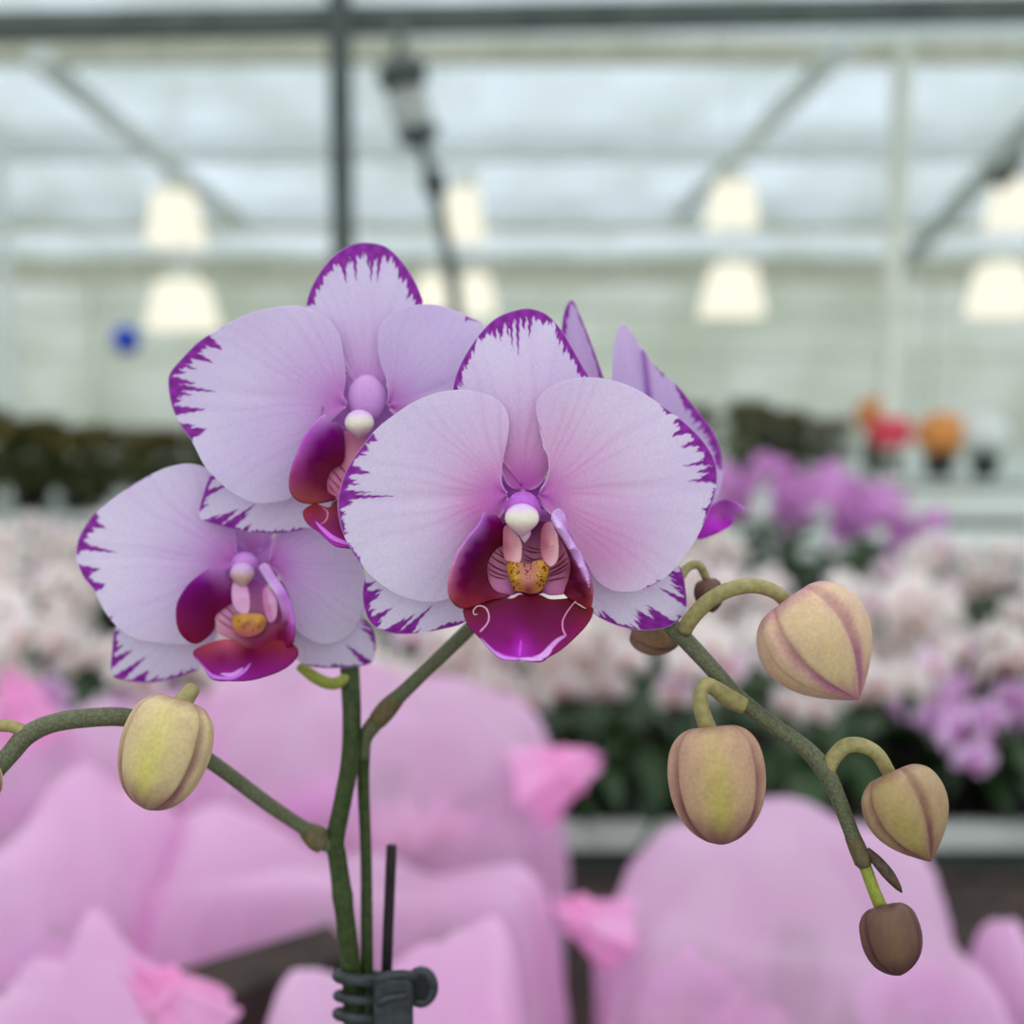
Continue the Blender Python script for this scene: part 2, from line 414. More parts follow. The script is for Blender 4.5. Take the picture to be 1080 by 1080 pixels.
def cap_col(a, b, c): return mixc((226, 190, 236), (244, 236, 214), (b+0.75)*1.6) if b < 0.1 else mixc((244, 236, 214), (216, 178, 190), (b-0.2)*1.5)
def col_col(a, b, c): return mixc((196, 104, 214), (170, 62, 178), b*0.5+0.5)

# ---------------------------------------------------------------- front blossom
TA = (340, 310, 2.4545); TL = (460, 520, 5.4); dA = 0.250
A = hub('blossom', P(550, 540, dA), plant); A['label'] = 'front blossom facing forward, largest of the open flowers'
speck = lambda cx, cy, rad, k: (lambda x, y: k*np.exp(-(((x-cx)/rad[0])**2+((y-cy)/rad[1])**2)))
tepal('sepal', A, [(520,510),(478,490),(452,420),(400,350),(352,300),(338,262),(342,225),(354,190),(375,150),(410,100),(450,62),(500,42),(540,38),(582,54),(620,95),(650,145),(674,188),(690,220),(680,270),(640,340),(596,430),(566,490)], TA, (521,500), (520,40), dA,
      ((-14, 5, 18, 70, 2.0), dict(n=4, ph=1, crease=2.5)), dict(ranges=[((338,262),(400,110),8,18,0.14,10),((400,110),(600,68),10,26,0.30,13),((600,68),(690,220),8,22,0.26,11)], streaks=[((504,42),50,3.2),((487,45),38,3),((455,60),26,3),((540,40),30,4)], flush=0.95, flush_r=0.42, hot_r=0.14, seed=3, fc=lin((216,112,186)), lil=0.5))
tepal('sepal', A, [(500,560),(520,600),(470,700),(420,800),(368,850),(310,868),(250,878),(190,880),(142,866),(116,838),(104,785),(112,735),(150,690),(260,640),(400,580)], TA, (515,585), (110,830), dA,
      ((-20, 2, 16, 30, 2.5), dict(n=5, ph=0.4, crease=1.5)), dict(ranges=[((112,735),(140,866),10,26,0.24,8),((140,866),(250,878),12,44,0.2,5),((275,875),(368,850),4,10,0.3,9)], streaks=[((205,879),46,5.5),((180,878),32,5),((125,850),28,5)], flush=0.5, flush_r=0.35, seed=4, lil=0.3))
tepal('sepal', A, [(560,560),(540,600),(600,700),(660,780),(704,828),(742,850),(780,863),(830,871),(882,866),(916,850),(941,820),(941,768),(926,706),(880,680),(760,620),(640,570)], TA, (545,585), (930,830), dA,
      ((-20, 2, 16, 30, 2.5), dict(n=5, ph=2.2, crease=1.5)), dict(ranges=[((704,828),(830,871),8,20,0.24,6),((830,871),(930,840),10,34,0.26,6),((941,810),(926,700),8,26,0.26,5)], streaks=[((905,855),36,4),((940,800),34,4),((850,870),24,4)], flush=0.55, flush_r=0.40, seed=5, lil=0.25))
tepal('petal', A, [(478,520),(466,492),(464,460),(470,420),(480,370),(483,330),(474,298),(450,272),(410,256),(360,248),(300,255),(240,278),(190,310),(140,350),(95,405),(60,460),(42,520),(40,560),(50,610),(75,665),(105,706),(145,746),(200,780),(260,796),(312,793),(345,775),(372,720),(410,650),(450,590),(475,555)], TA, (482,520), (48,540), dA,
      ((2, 10, 14, 12, 2.4), dict(n=5, ph=0.3, crease=1.8)), dict(ranges=[((118,378),(62,458),4,12,0.28,4.5),((75,435),(40,560),9,34,0.32,10),((40,560),(56,625),5,16,0.3,5),((60,640),(108,708),2,7,0.25,3.2)], streaks=[((42,527),62,3.6),((44,512),34,3),((50,490),20,3),((122,372),10,5)], flush=0.78, flush_r=0.44, hot_r=0.15, seed=6, fc=lin((216,120,194)), side=speck(505, 545, (30, 40), 0.35)), center=(415, 515))
tepal('petal', A, [(560,520),(578,488),(587,455),(582,415),(569,380),(558,330),(553,290),(566,260),(600,235),(650,220),(700,216),(760,226),(820,250),(880,290),(935,330),(985,380),(1015,430),(1022,480),(1010,540),(985,600),(955,655),(918,704),(880,740),(830,765),(780,771),(740,762),(708,738),(680,690),(640,640),(600,580),(570,550)], TA, (562,520), (1010,500), dA,
      ((2, 10, 16, 12, 2.4), dict(n=5, ph=1.9, crease=1.8)), dict(ranges=[((872,285),(915,315),2,9,0.3,3.5),((925,322),(1015,430),8,28,0.34,10),((1015,430),(1021,490),9,34,0.36,11),((1020,500),(985,600),3,12,0.28,4),((885,738),(820,768),2,6,0.2,1.5)], streaks=[((1016,432),36,3.4),((1021,478),30,4),((985,380),24,4),((572,330),20,2)], flush=0.80, flush_r=0.50, hot_r=0.15, seed=8, fc=lin((218,120,188)), side=lambda x, y: 0.42*np.exp(-(((x-640)/50)**2+((y-585)/45)**2))), center=(632, 510))
# lip of the front blossom
lip_patch('throat', A, TL, [(390,170),(480,230),(600,160),(690,230),(770,360),(775,480),(740,565),(650,578),(600,565),(540,600),(480,565),(430,577),(340,575),(270,500),(268,390),(320,300),(375,240)], (520,420), dA,
          [(390,170,0),(600,160,0),(520,300,-6),(520,420,-2),(520,600,18),(270,450,14),(775,430,14),(320,300,6),(730,300,6),(340,570,24),(700,570,24),(430,500,10),(620,500,10)],
          [(520,300,(176,100,140)),(520,210,(130,30,110)),(400,200,(140,30,90)),(340,330,(190,120,150)),(320,520,(186,110,150)),(400,540,(196,120,170)),(700,540,(186,110,150)),(640,540,(196,120,170)),(730,350,(176,100,130)),(430,430,(206,140,160)),(610,430,(206,140,160)),(520,470,(190,110,140)),(520,560,(130,10,70)),(470,570,(150,20,110)),(600,570,(150,20,110)),(270,440,(110,0,50)),(775,440,(110,0,50))],
          lines=[([(296,345),(350,385),(420,420)],1.0,(110,4,50)),([(315,325),(365,355),(415,385)],0.9,(110,4,50)),([(285,385),(340,425),(410,455)],1.1,(110,4,50)),([(285,420),(340,455),(415,480)],1.0,(110,4,50)),([(300,460),(350,482),(400,490)],0.9,(110,4,50)),([(355,320),(380,350),(400,375)],0.8,(120,10,60)),
                 ([(755,365),(700,410),(640,440)],1.0,(110,4,50)),([(760,395),(700,435),(640,465)],1.1,(110,4,50)),([(750,425),(700,455),(635,475)],1.0,(110,4,50)),([(740,330),(700,380),(660,415)],0.9,(110,4,50)),([(745,480),(690,490),(630,505)],1.0,(110,4,50)),
                 ([(490,315),(540,335),(600,340)],0.9,(110,4,50)),([(490,345),(530,370),(560,380),(600,370)],0.9,(110,4,50)),([(495,370),(520,385),(560,390)],0.7,(110,4,50)),([(500,300),(560,318),(610,322)],0.8,(120,10,60))], Na=260, Nr=60)
lip_patch('side_lobe', A, TL, [(275,112),(300,124),(342,128),(380,175),(391,235),(384,290),(345,318),(305,370),(290,430),(305,510),(345,560),(420,580),(360,600),(300,612),(230,640),(160,656),(110,632),(80,582),(77,505),(100,410),(140,320),(198,240),(250,172)], (230,420), dA,
          [(275,112,24),(250,172,34),(198,240,46),(140,320,56),(100,410,64),(77,505,68),(80,582,66),(110,632,60),(160,656,54),(230,640,46),(300,612,38),(420,580,26),(300,124,18),(342,128,12),(391,235,6),(384,290,6),(305,370,12),(290,430,15),(305,510,22),(220,420,24),(180,520,36),(230,300,24),(200,360,30)],
          [(275,112,(196,130,214)),(250,180,(190,110,206)),(198,245,(196,120,206)),(140,325,(206,130,200)),(100,412,(206,124,170)),(80,500,(196,100,140)),(84,580,(176,80,100)),(115,628,(146,44,58)),(225,290,(140,10,130)),(170,350,(136,6,124)),(140,430,(134,4,110)),(125,520,(140,6,90)),(160,640,(146,30,50)),(300,150,(150,20,140)),(340,150,(160,40,130)),(300,230,(120,0,80)),(380,250,(130,10,70)),(300,330,(100,0,46)),(220,420,(110,0,62)),(200,540,(120,0,52)),(280,480,(100,0,40)),(300,600,(120,4,40)),(240,625,(140,20,44)),(400,582,(150,40,90))], Na=220, Nr=40)
lip_patch('side_lobe', A, TL, [(655,150),(662,110),(700,88),(732,118),(745,180),(775,260),(815,340),(855,420),(880,500),(884,580),(876,642),(862,658),(800,625),(742,590),(725,560),(750,500),(764,420),(745,340),(705,260),(672,200)], (800,460), dA,
          [(655,150,40),(662,110,38),(700,88,30),(732,118,24),(745,180,30),(775,260,38),(815,340,46),(855,420,54),(880,500,60),(884,580,62),(876,642,58),(862,658,54),(800,625,42),(742,590,30),(750,500,20),(764,420,18),(745,340,16),(705,260,26),(700,200,42),(760,320,46),(810,420,54),(850,500,58),(790,500,26),(840,580,40)],
          [(660,150,(200,150,210)),(700,92,(206,170,226)),(705,265,(120,20,80)),(748,345,(104,0,50)),(770,400,(100,0,44)),(790,430,(104,0,48)),(825,520,(110,0,46)),(850,590,(120,4,44)),(790,540,(96,0,36)),(760,500,(110,4,50)),(800,610,(120,10,40)),(745,590,(130,20,60)),(868,645,(160,50,60)),(876,580,(170,70,80)),(730,180,(190,120,200)),(800,350,(180,100,180)),(850,450,(176,80,150))],
          lines=[([(690,112),(700,150),(720,205),(752,262),(792,335),(828,405),(858,475),(870,530)],3.6,(212,166,230)),([(668,120),(690,170),(712,220),(742,268)],3.0,(222,186,236)),([(668,150),(692,208),(730,268),(776,345),(818,425),(846,500)],1.3,(226,160,200))])
lip_patch('lip', A, TL, [(160,657),(156,690),(190,760),(258,830),(310,890),(372,940),(470,950),(480,944),(520,955),(600,955),(640,930),(720,882),(800,810),(868,735),(896,672),(884,648),(850,657),(800,630),(756,594),(738,600),(650,604),(590,580),(540,590),(480,578),(430,600),(310,606),(230,642)], (520,760), dA,
          [(160,657,48),(156,690,48),(258,830,62),(372,940,72),(470,950,78),(600,955,76),(720,882,66),(868,735,50),(896,672,46),(850,657,44),(742,605,28),(540,590,20),(310,606,32),(230,642,40),(350,720,44),(520,720,40),(700,720,42),(480,850,66),(400,850,56),(580,850,58),(470,925,72),(310,840,58),(720,820,60)],
          [(165,665,(140,34,60)),(190,740,(136,16,80)),(230,690,(124,14,44)),(300,640,(110,10,36)),(420,620,(120,6,70)),(530,600,(110,0,40)),(530,660,(112,0,56)),(650,620,(120,6,60)),(750,640,(104,6,34)),(840,680,(120,10,40)),(885,665,(140,30,56)),(840,745,(136,6,70)),(350,720,(136,0,96)),(520,750,(124,0,86)),(700,720,(126,0,78)),(300,820,(146,4,120)),(400,830,(140,0,106)),(560,830,(140,0,106)),(640,800,(128,0,86)),(760,800,(140,4,90)),(484,850,(190,30,184)),(474,905,(200,44,208)),(520,905,(176,20,168)),(430,905,(176,16,166)),(640,930,(150,10,110)),(600,880,(150,4,120))],
          lines=[([(256,830),(308,890),(372,934),(472,945)],2.4,(206,140,224)),([(470,944),(540,946),(606,948)],1.8,(216,166,228)),([(545,940),(600,925),(640,890),(690,840),(738,812)],2.6,(214,146,222)),([(585,938),(625,915),(655,882)],3.2,(218,160,226)),([(484,838),(479,880),(475,932)],1.3,(212,64,216)),([(310,885),(390,925),(470,937)],0.9,(200,70,210))])
def callus_dots():
    rg = np.random.default_rng(5); o = []
    for cx, cy, w, h, n in ((448,470,32,75,30),(600,465,30,70,28),(522,440,22,50,22)):
        for _ in range(n): o.append((cx+rg.uniform(-w, w), cy+rg.uniform(-h, h), rg.uniform(0.5, 1.0), (96,8,30)))
    return o
lip_patch('callus', A, TL, [(398,398),(430,382),(482,396),(522,404),(560,388),(612,384),(642,398),(640,445),(622,512),(592,560),(545,574),(498,566),(442,548),(418,485)], (520,480), dA,
          [(398,398,16),(445,420,32),(445,490,34),(600,420,32),(595,490,34),(522,450,20),(642,398,16),(522,404,14),(545,574,22),(442,548,22),(592,560,22),(418,485,22),(625,500,22)],
          [(405,400,(206,130,60)),(448,400,(216,160,50)),(448,480,(214,164,44)),(460,540,(206,140,70)),(600,400,(214,160,54)),(600,480,(214,160,44)),(590,545,(206,140,70)),(522,420,(206,130,140)),(522,480,(206,130,130)),(525,550,(160,40,70)),(640,400,(210,140,60))], dots=callus_dots(), Na=160, Nr=44)
for pts, c0, zs in (([(384,200),(410,180),(440,215),(478,260),(488,310),(484,370),(470,396),(425,390),(392,380),(380,330),(380,260)], (432,300), 1), ([(600,205),(625,170),(655,165),(680,200),(694,260),(698,330),(690,385),(655,418),(625,400),(602,360),(594,290)], (648,300), -1)):
    cx = c0[0]
    lip_patch('throat_flap', A, TL, pts, c0, dA, [(cx-45,300,14),(cx,300,24),(cx+45,300,18),(cx,190,12),(cx,400,24)],
              [(cx,190,(206,140,160)),(cx,260,(222,150,158)),(cx,360,(220,150,160)),(cx-40,300,(196,110,130)),(cx+40,300,(232,176,180)),(cx,400,(226,170,180))], Na=100, Nr=20, thick=3.0)
blob('receptacle', A, 551, 524, -34, dA, 30, 34, 12, col_col, 'cap')
blob('column', A, 551.5, 540, 10, dA, 19.5, 22, 22, col_col, 'cap')
blob('anther_cap', A, 550.5, 546.5, 40, dA, 18.2, 15.5, 14, cap_col, 'cap', beak=0.25)
blob('beak', A, 553.5, 562, 34, dA, 6.5, 8, 8, lambda a, b, c: mixc((214, 160, 214), (232, 206, 228), b), 'cap', beak=0.3)
def wire(name, pts, T, zs, w, col, parent, d0):
    q = tr(pts, *T); s, _ = spline([(a, b, z) for (a, b), z in zip(q, zs)], 40)
    V, F = tube_mesh(P(s[:, 0], s[:, 1], d0-s[:, 2]*d0/1080), np.linspace(1, 0.5, 40)*w*d0/1080, 8)
    return mesh_obj(name, V, F, M['cap'], parent, cols=np.tile(lin(col), (len(V), 1)))
wire('tendril', [(250,790),(290,745),(301,700),(282,655),(242,643),(214,665),(216,692),(234,690)], TL, (60,62,62,60,58,58,60,62), 1.0, (232,170,206), A, dA)
wire('tendril', [(738,812),(722,775),(722,725),(752,668),(796,615)], TL, (64,62,60,58,52), 1.0, (224,140,190), A, dA)

# ---------------------------------------------------------------- upper blossom
TB = (160, 240, 3.0); dB = 0.268
B = hub('blossom', P(385, 440, dB), plant); B['label'] = 'upper blossom, partly behind the front one'
tepal('sepal', B, [(680,560),(630,525),(612,430),(560,350),(500,300),(488,255),(505,190),(540,130),(580,85),(630,55),(680,47),(740,60),(790,105),(830,165),(850,210),(856,245),(820,320),(756,440),(734,520)], TB, (680,545), (675,50), dB,
      ((-12, 4, 16, 60, 2.0), dict(n=4, ph=0.5, crease=2.0)), dict(ranges=[((488,252),(575,90),6,16,0.22,14),((560,105),(770,85),10,30,0.34,19),((760,75),(858,246),8,24,0.25,19)], streaks=[((640,52),40,4),((700,50),42,4),((725,56),40,4),((600,70),36,5)], flush=0.8, flush_r=0.42, hot_r=0.15, seed=11, tint=(.95,.95,.97), lil=0.6, fc=lin((212,130,214))))
tepal('sepal', B, [(640,640),(600,760),(560,900),(520,942),(480,956),(430,966),(370,968),(290,961),(220,946),(165,927),(150,905),(158,860),(178,800),(195,782),(300,740),(500,660)], TB, (620,650), (160,900), dB,
      ((-18, 2, 14, 26, 2.2), dict(n=5, ph=0.9, crease=1.2)), dict(ranges=[((190,785),(155,900),10,26,0.2,6),((165,927),(300,962),8,30,0.2,5),((300,962),(500,950),3,9,0.25,4)], streaks=[((230,948),42,5),((170,850),32,5),((200,938),30,6)], flush=0.45, seed=12, tint=(.97,.96,.98)))
tepal('sepal', B, [(720,640),(760,760),(830,900),(940,960),(1010,900),(1000,780),(880,680),(780,620)], TB, (720,640), (990,930), dB,
      ((-22, 2, 14, 26, 2.2), dict(n=5, ph=0.9, crease=1.2)), dict(flush=0.45, seed=12), Na=160, Nr=24)
tepal('petal', B, [(618,560),(606,530),(614,480),(606,400),(594,340),(560,292),(510,262),(450,247),(370,255),(300,275),(230,310),(150,360),(90,420),(58,460),(52,500),(65,570),(95,630),(130,682),(165,750),(210,800),(260,842),(330,871),(400,866),(444,850),(470,780),(510,690),(570,610)], TB, (622,565), (60,500), dB,
      ((2, 9, 12, 10, 2.2), dict(n=5, ph=0.6, crease=1.2)), dict(ranges=[((215,320),(240,305),2,6,0.2,1.5),((175,345),(58,465),10,28,0.2,13),((58,465),(66,575),10,28,0.2,12),((85,615),(130,682),8,24,0.2,11)], streaks=[((160,352),24,8),((115,395),30,6),((60,500),52,4.5),((74,575),34,6),((110,650),22,6),((62,480),30,5)], flush=0.68, flush_r=0.48, hot_r=0.18, seed=13, tint=(.96,.96,.98), fc=lin((206,140,216)), lil=0.5), center=(545, 560))
tepal('petal', B, [(748,560),(748,525),(742,480),(722,420),(715,360),(725,310),(760,270),(820,247),(890,243),(950,258),(1010,285),(1050,308),(1090,380),(1090,480),(1040,570),(950,620),(850,630),(780,600)], TB, (745,565), (1060,450), dB,
      ((0, 6, 22, 10, 2.0), dict(n=5, ph=2.6, crease=1.0)), dict(ranges=[((980,268),(1050,308),2,8,0.2,2)], flush=0.6, flush_r=0.55, hot_r=0.2, seed=14, tint=(.90,.87,.95), fc=lin((200,140,212)), lil=0.9), center=(820, 520))
lip_patch('throat', B, TB, [(600,650),(660,660),(700,700),(720,800),(690,880),(640,900),(580,870),(550,830),(550,740)], (630,770), dB,
          [(600,650,0),(700,700,0),(630,770,4),(550,800,14),(640,900,24),(720,800,20)],
          [(600,660,(196,110,150)),(630,740,(216,140,160)),(580,800,(196,120,150)),(640,850,(190,90,120)),(700,800,(160,30,80)),(560,740,(160,40,90))],
          lines=[([(560,755),(590,790),(620,830)],1.0,(130,10,70)),([(556,785),(585,815),(610,845)],0.9,(130,10,70)),([(575,735),(600,760),(625,790)],0.9,(130,10,70)),([(560,815),(580,840)],0.8,(130,10,70))])
lip_patch('side_lobe', B, TB, [(545,592),(560,612),(592,622),(610,660),(608,740),(572,766),(556,800),(558,835),(582,856),(520,872),(470,866),(441,832),(441,780),(460,720),(492,650)], (530,750), dB,
          [(545,592,24),(592,622,14),(610,660,8),(608,740,8),(572,766,14),(558,835,24),(582,856,30),(520,872,42),(470,866,54),(441,832,60),(441,780,58),(460,720,50),(492,650,38),(530,740,22),(500,800,36)],
          [(545,596,(206,150,216)),(495,655,(190,90,200)),(464,720,(186,90,180)),(446,780,(180,60,140)),(446,830,(170,70,96)),(475,862,(160,64,66)),(525,868,(160,60,60)),(570,640,(150,10,150)),(530,680,(140,0,134)),(500,740,(128,0,100)),(550,740,(116,0,66)),(520,810,(118,0,50)),(600,700,(130,10,90)),(560,850,(130,20,50))], Na=180)
lip_patch('side_lobe', B, TB, [(720,650),(750,640),(800,720),(830,820),(800,880),(740,860),(735,780)], (770,770), dB, [(720,650,30),(750,640,26),(830,820,52),(800,880,50),(740,860,30),(735,780,20)], [(740,660,(210,160,220)),(820,830,(180,80,150)),(750,800,(110,0,50))], Na=80, Nr=14)
lip_patch('lip', B, TB, [(478,900),(492,884),(520,874),(560,885),(590,862),(650,880),(720,890),(790,880),(800,920),(740,980),(680,1020),(620,1012),(575,1002),(530,962),(500,942),(482,920)], (620,940), dB,
          [(478,900,48),(520,874,44),(590,862,30),(720,890,30),(800,900,46),(680,1020,68),(575,1002,66),(500,942,56),(620,940,50)],
          [(482,900,(160,40,60)),(520,890,(136,16,46)),(560,900,(160,50,76)),(590,880,(120,0,50)),(600,930,(120,0,66)),(700,930,(130,0,80)),(520,945,(150,20,110)),(590,960,(140,6,90)),(700,1000,(170,30,150))],
          lines=[([(520,932),(545,958),(580,985),(640,1006)],2.4,(206,110,226)),([(500,942),(535,968),(575,1000),(620,1010)],1.2,(170,40,180)),([(540,885),(556,900),(552,925),(535,938)],0.9,(206,120,150))])
blob('receptacle', B, 378, 430, -32, dB, 40, 36, 10, lambda a, b, c: lin((206,140,220)), 'cap')
blob('column', B, 387, 420, -10, dB, 20, 25, 9, lambda a, b, c: mixc((222, 168, 228), (204, 140, 216), b*0.5+0.5), 'cap')
blob('anther_cap', B, 379, 446, 16, dB, 15.5, 14, 14, cap_col, 'cap', beak=0.2)

# ---------------------------------------------------------------- lower blossom
TC = (60, 470, 3.0); dC = 0.281
C = hub('blossom', P(258, 600, dC), plant); C['label'] = 'lowest blossom, at the side of the others'
tepal('sepal', C, [(620,340),(575,300),(530,200),(530,110),(580,40),(630,20),(690,50),(720,120),(710,220),(670,300)], TC, (620,330), (625,20), dC,
      ((-16, 2, 14, 40, 2.0), dict(n=4, ph=0.5, crease=2.0)), dict(flush=0.8, flush_r=0.5, seed=21, fc=lin((212,140,214))), Na=160, Nr=24)
tepal('sepal', C, [(560,420),(520,560),(480,660),(455,704),(430,716),(370,737),(290,750),(210,742),(173,722),(174,650),(188,570),(240,540),(400,460)], TC, (570,430), (180,700), dC,
      ((-16, 2, 12, 26, 2.0), dict(n=5, ph=0.9, crease=1.0)), dict(ranges=[((186,585),(176,715),8,18,0.2,7),((200,740),(455,705),4,12,0.2,4.5)], streaks=[((195,735),38,6),((178,690),28,6),((250,746),18,8)], flush=0.4, seed=22, white=lin((230,222,238))))
tepal('sepal', C, [(690,430),(720,560),(742,650),(775,688),(822,702),(900,703),(985,692),(1007,660),(1002,590),(950,530),(860,480)], TC, (680,430), (1000,650), dC,
      ((-16, 2, 12, 26, 2.0), dict(n=5, ph=0.9, crease=1.0)), dict(ranges=[((775,688),(985,692),2,8,0.2,3.5),((1007,660),(960,540),6,16,0.2,4)], streaks=[((985,690),32,5),((1004,600),18,5)], flush=0.5, seed=23, white=lin((230,222,238)), fc=lin((210,140,200))))
tepal('petal', C, [(562,370),(568,320),(560,250),(540,160),(500,88),(432,58),(362,65),(300,90),(230,130),(160,180),(110,225),(70,290),(62,350),(80,410),(120,462),(150,522),(190,572),(250,610),(320,622),(410,628),(440,600),(440,540),(460,470),(520,410)], TC, (570,372), (70,330), dC,
      ((2, 8, 10, 9, 2.0), dict(n=5, ph=0.2, crease=1.2)), dict(ranges=[((125,212),(62,350),8,18,0.18,12),((66,375),(125,465),8,20,0.2,11),((300,90),(200,150),1,4,0.1,1)], streaks=[((66,315),44,4.5),((100,240),20,6),((76,390),22,6),((112,450),14,6),((165,545),5,2)], flush=0.78, flush_r=0.48, hot_r=0.2, seed=24, fc=lin((206,140,220)), lil=0.3), center=(490, 385))
tepal('petal', C, [(672,370),(680,310),(700,278),(760,262),(850,258),(925,305),(972,400),(978,480),(960,545),(920,602),(850,628),(785,604),(750,560),(735,470),(695,400)], TC, (672,372), (950,500), dC,
      ((2, 7, 16, 9, 2.0), dict(n=5, ph=1.2, crease=1.2)), dict(flush=0.85, flush_r=0.62, hot_r=0.22, seed=25, fc=lin((206,136,218)), lil=0.4), center=(745, 395))
lip_patch('throat', C, TC, [(555,430),(640,430),(690,480),(720,570),(690,620),(620,645),(560,615),(500,580),(500,510)], (610,540), dC,
          [(555,430,0),(690,480,4),(610,540,0),(500,560,16),(620,645,24),(720,570,20)],
          [(600,440,(190,90,180)),(590,480,(226,150,206)),(520,540,(210,150,180)),(560,590,(196,120,150)),(660,520,(206,130,180)),(690,590,(150,30,80)),(620,630,(140,10,70))],
          lines=[([(508,520),(540,545),(570,565)],0.9,(150,40,100)),([(505,545),(535,568),(565,585)],0.9,(150,40,100)),([(525,500),(550,525),(570,545)],0.8,(150,40,100))])
lip_patch('side_lobe', C, TC, [(492,386),(530,405),(556,440),(560,490),(530,515),(503,540),(500,575),(480,604),(440,627),(402,604),(383,562),(384,500),(412,448),(450,412)], (460,510), dC,
          [(492,386,24),(556,440,10),(560,490,8),(503,540,16),(480,604,30),(440,627,42),(402,604,54),(383,562,58),(384,500,54),(412,448,44),(460,510,28)],
          [(492,392,(190,120,200)),(450,416,(170,50,180)),(414,450,(150,10,140)),(390,505,(140,6,110)),(388,560,(150,20,90)),(440,620,(140,20,60)),(480,440,(134,0,126)),(450,500,(128,0,100)),(510,480,(130,0,90)),(460,570,(124,0,70)),(545,470,(150,20,120))], Na=160)
lip_patch('side_lobe', C, TC, [(640,386),(662,372),(690,412),(728,474),(748,560),(744,622),(718,640),(695,600),(712,540),(690,470),(658,420)], (716,540), dC,
          [(640,386,34),(662,372,26),(690,412,32),(728,474,42),(748,560,52),(744,622,50),(718,640,42),(695,600,26),(712,540,30),(690,470,40)],
          [(645,384,(216,170,230)),(680,420,(206,150,226)),(680,450,(222,180,230)),(722,480,(190,110,210)),(712,510,(210,150,214)),(742,560,(196,110,200)),(728,560,(140,20,100)),(718,590,(130,0,70)),(740,620,(150,30,80)),(700,600,(130,6,70))], Na=140)
lip_patch('lip', C, TC, [(430,655),(470,628),(540,612),(585,630),(625,645),(680,618),(738,622),(764,650),(746,682),(700,712),(620,737),(552,741),(492,736),(458,692)], (600,675), dC,
          [(430,655,48),(540,612,32),(625,645,26),(738,622,44),(764,650,46),(700,712,60),(620,737,70),(552,741,72),(492,736,68),(458,692,58),(600,675,46)],
          [(435,655,(150,40,80)),(475,640,(176,60,90)),(540,622,(186,80,106)),(600,650,(120,0,50)),(680,640,(140,20,60)),(755,650,(150,20,80)),(520,670,(130,0,76)),(640,680,(136,0,96)),(700,690,(146,6,110)),(470,690,(150,10,110)),(500,700,(146,6,110)),(560,700,(146,6,120)),(640,728,(150,6,130)),(550,735,(170,40,170))],
          lines=[([(440,672),(462,702),(494,730),(552,738)],2.2,(190,104,216)),([(500,733),(552,734),(590,715),(612,690)],2.0,(196,110,214)),([(520,722),(556,724),(588,704)],2.0,(206,140,222))])
lip_patch('callus', C, TC, [(556,545),(590,532),(650,535),(662,565),(640,595),(600,605),(565,590)], (608,568), dC, [(556,545,18),(590,560,28),(640,560,28),(608,605,24),(662,565,18),(608,568,22)],
          [(570,560,(206,150,60)),(610,560,(206,140,90)),(645,560,(206,150,70)),(610,595,(180,90,90))], dots=[(575,555,1,(120,20,50)),(590,575,1,(120,20,50)),(640,575,1,(120,20,50)),(620,585,1,(120,20,50))], Na=80, Nr=20)
lip_patch('throat_flap', C, TC, [(556,440),(590,430),(608,470),(606,525),(580,530),(556,500)], (582,480), dC, [(556,440,16),(590,480,26),(606,525,24),(560,520,20),(606,450,20)], [(560,450,(226,170,214)),(590,500,(236,180,220)),(606,450,(220,150,206))], Na=70, Nr=12)
lip_patch('throat_flap', C, TC, [(655,450),(680,460),(697,500),(690,550),(668,555),(652,500)], (674,500), dC, [(655,450,16),(680,500,24),(690,550,22),(652,520,18),(690,470,16)], [(660,460,(216,140,196)),(680,500,(230,170,210)),(680,545,(210,130,180))], Na=70, Nr=12)
blob('receptacle', C, 266, 590, -30, dC, 34, 30, 10, lambda a, b, c: lin((210,140,222)), 'cap')
blob('column', C, 258, 597, 2, dC, 15, 15, 20, lambda a, b, c: mixc((216, 150, 230), (190, 100, 200), b*0.5+0.5), 'cap')
blob('anther_cap', C, 255.5, 605, 18, dC, 13, 12, 12, lambda a, b, c: mixc((222, 178, 232), (214, 176, 160), b+0.6), 'cap', beak=0.2)

# ---------------------------------------------------------------- blossom turned away behind the front one
TD = (580, 300, 3.6); dD = 0.285
D = hub('blossom', P(690, 480, dD), plant); D['label'] = 'blossom seen from the side, behind the front one'
tepal('sepal', D, [(38,300),(44,170),(58,92),(85,60),(110,108),(150,205),(205,360),(230,470),(140,470),(70,400)], TD, (180,470), (85,62), dD,
      ((-10, 0, 10, 160, 1.5), dict(n=3, ph=0.5, crease=2.0)), dict(ranges=[((40,220),(85,60),8,18,0.3,14),((85,60),(215,400),6,16,0.3,13)], flush=0.3, seed=31, white=lin((206,180,220)), lil=0.8), Na=220, Nr=30)
tepal('petal', D, [(300,620),(232,480),(234,350),(238,268),(254,182),(275,146),(310,180),(352,242),(402,312),(482,382),(562,480),(622,560),(652,650),(648,770),(600,860),(480,760)], TD, (420,700), (290,160), dD,
      ((0, 4, 14, 120, 2), dict(n=4, ph=0.3, crease=5.0, tilt=(-0.25, 0))), dict(ranges=[((470,370),(652,700),6,16,0.25,11),((400,310),(440,345),5,12,0.2,5)], streaks=[], flush=0.3, seed=32, white=lin((214,196,226)), lil=0.8, fc=lin((150,84,180)), side=lambda x, y: 0.8*np.exp(-((x-(672+(y-341)*0.12)-3)/4)**2)*(y > 370)), Na=280, Nr=40)
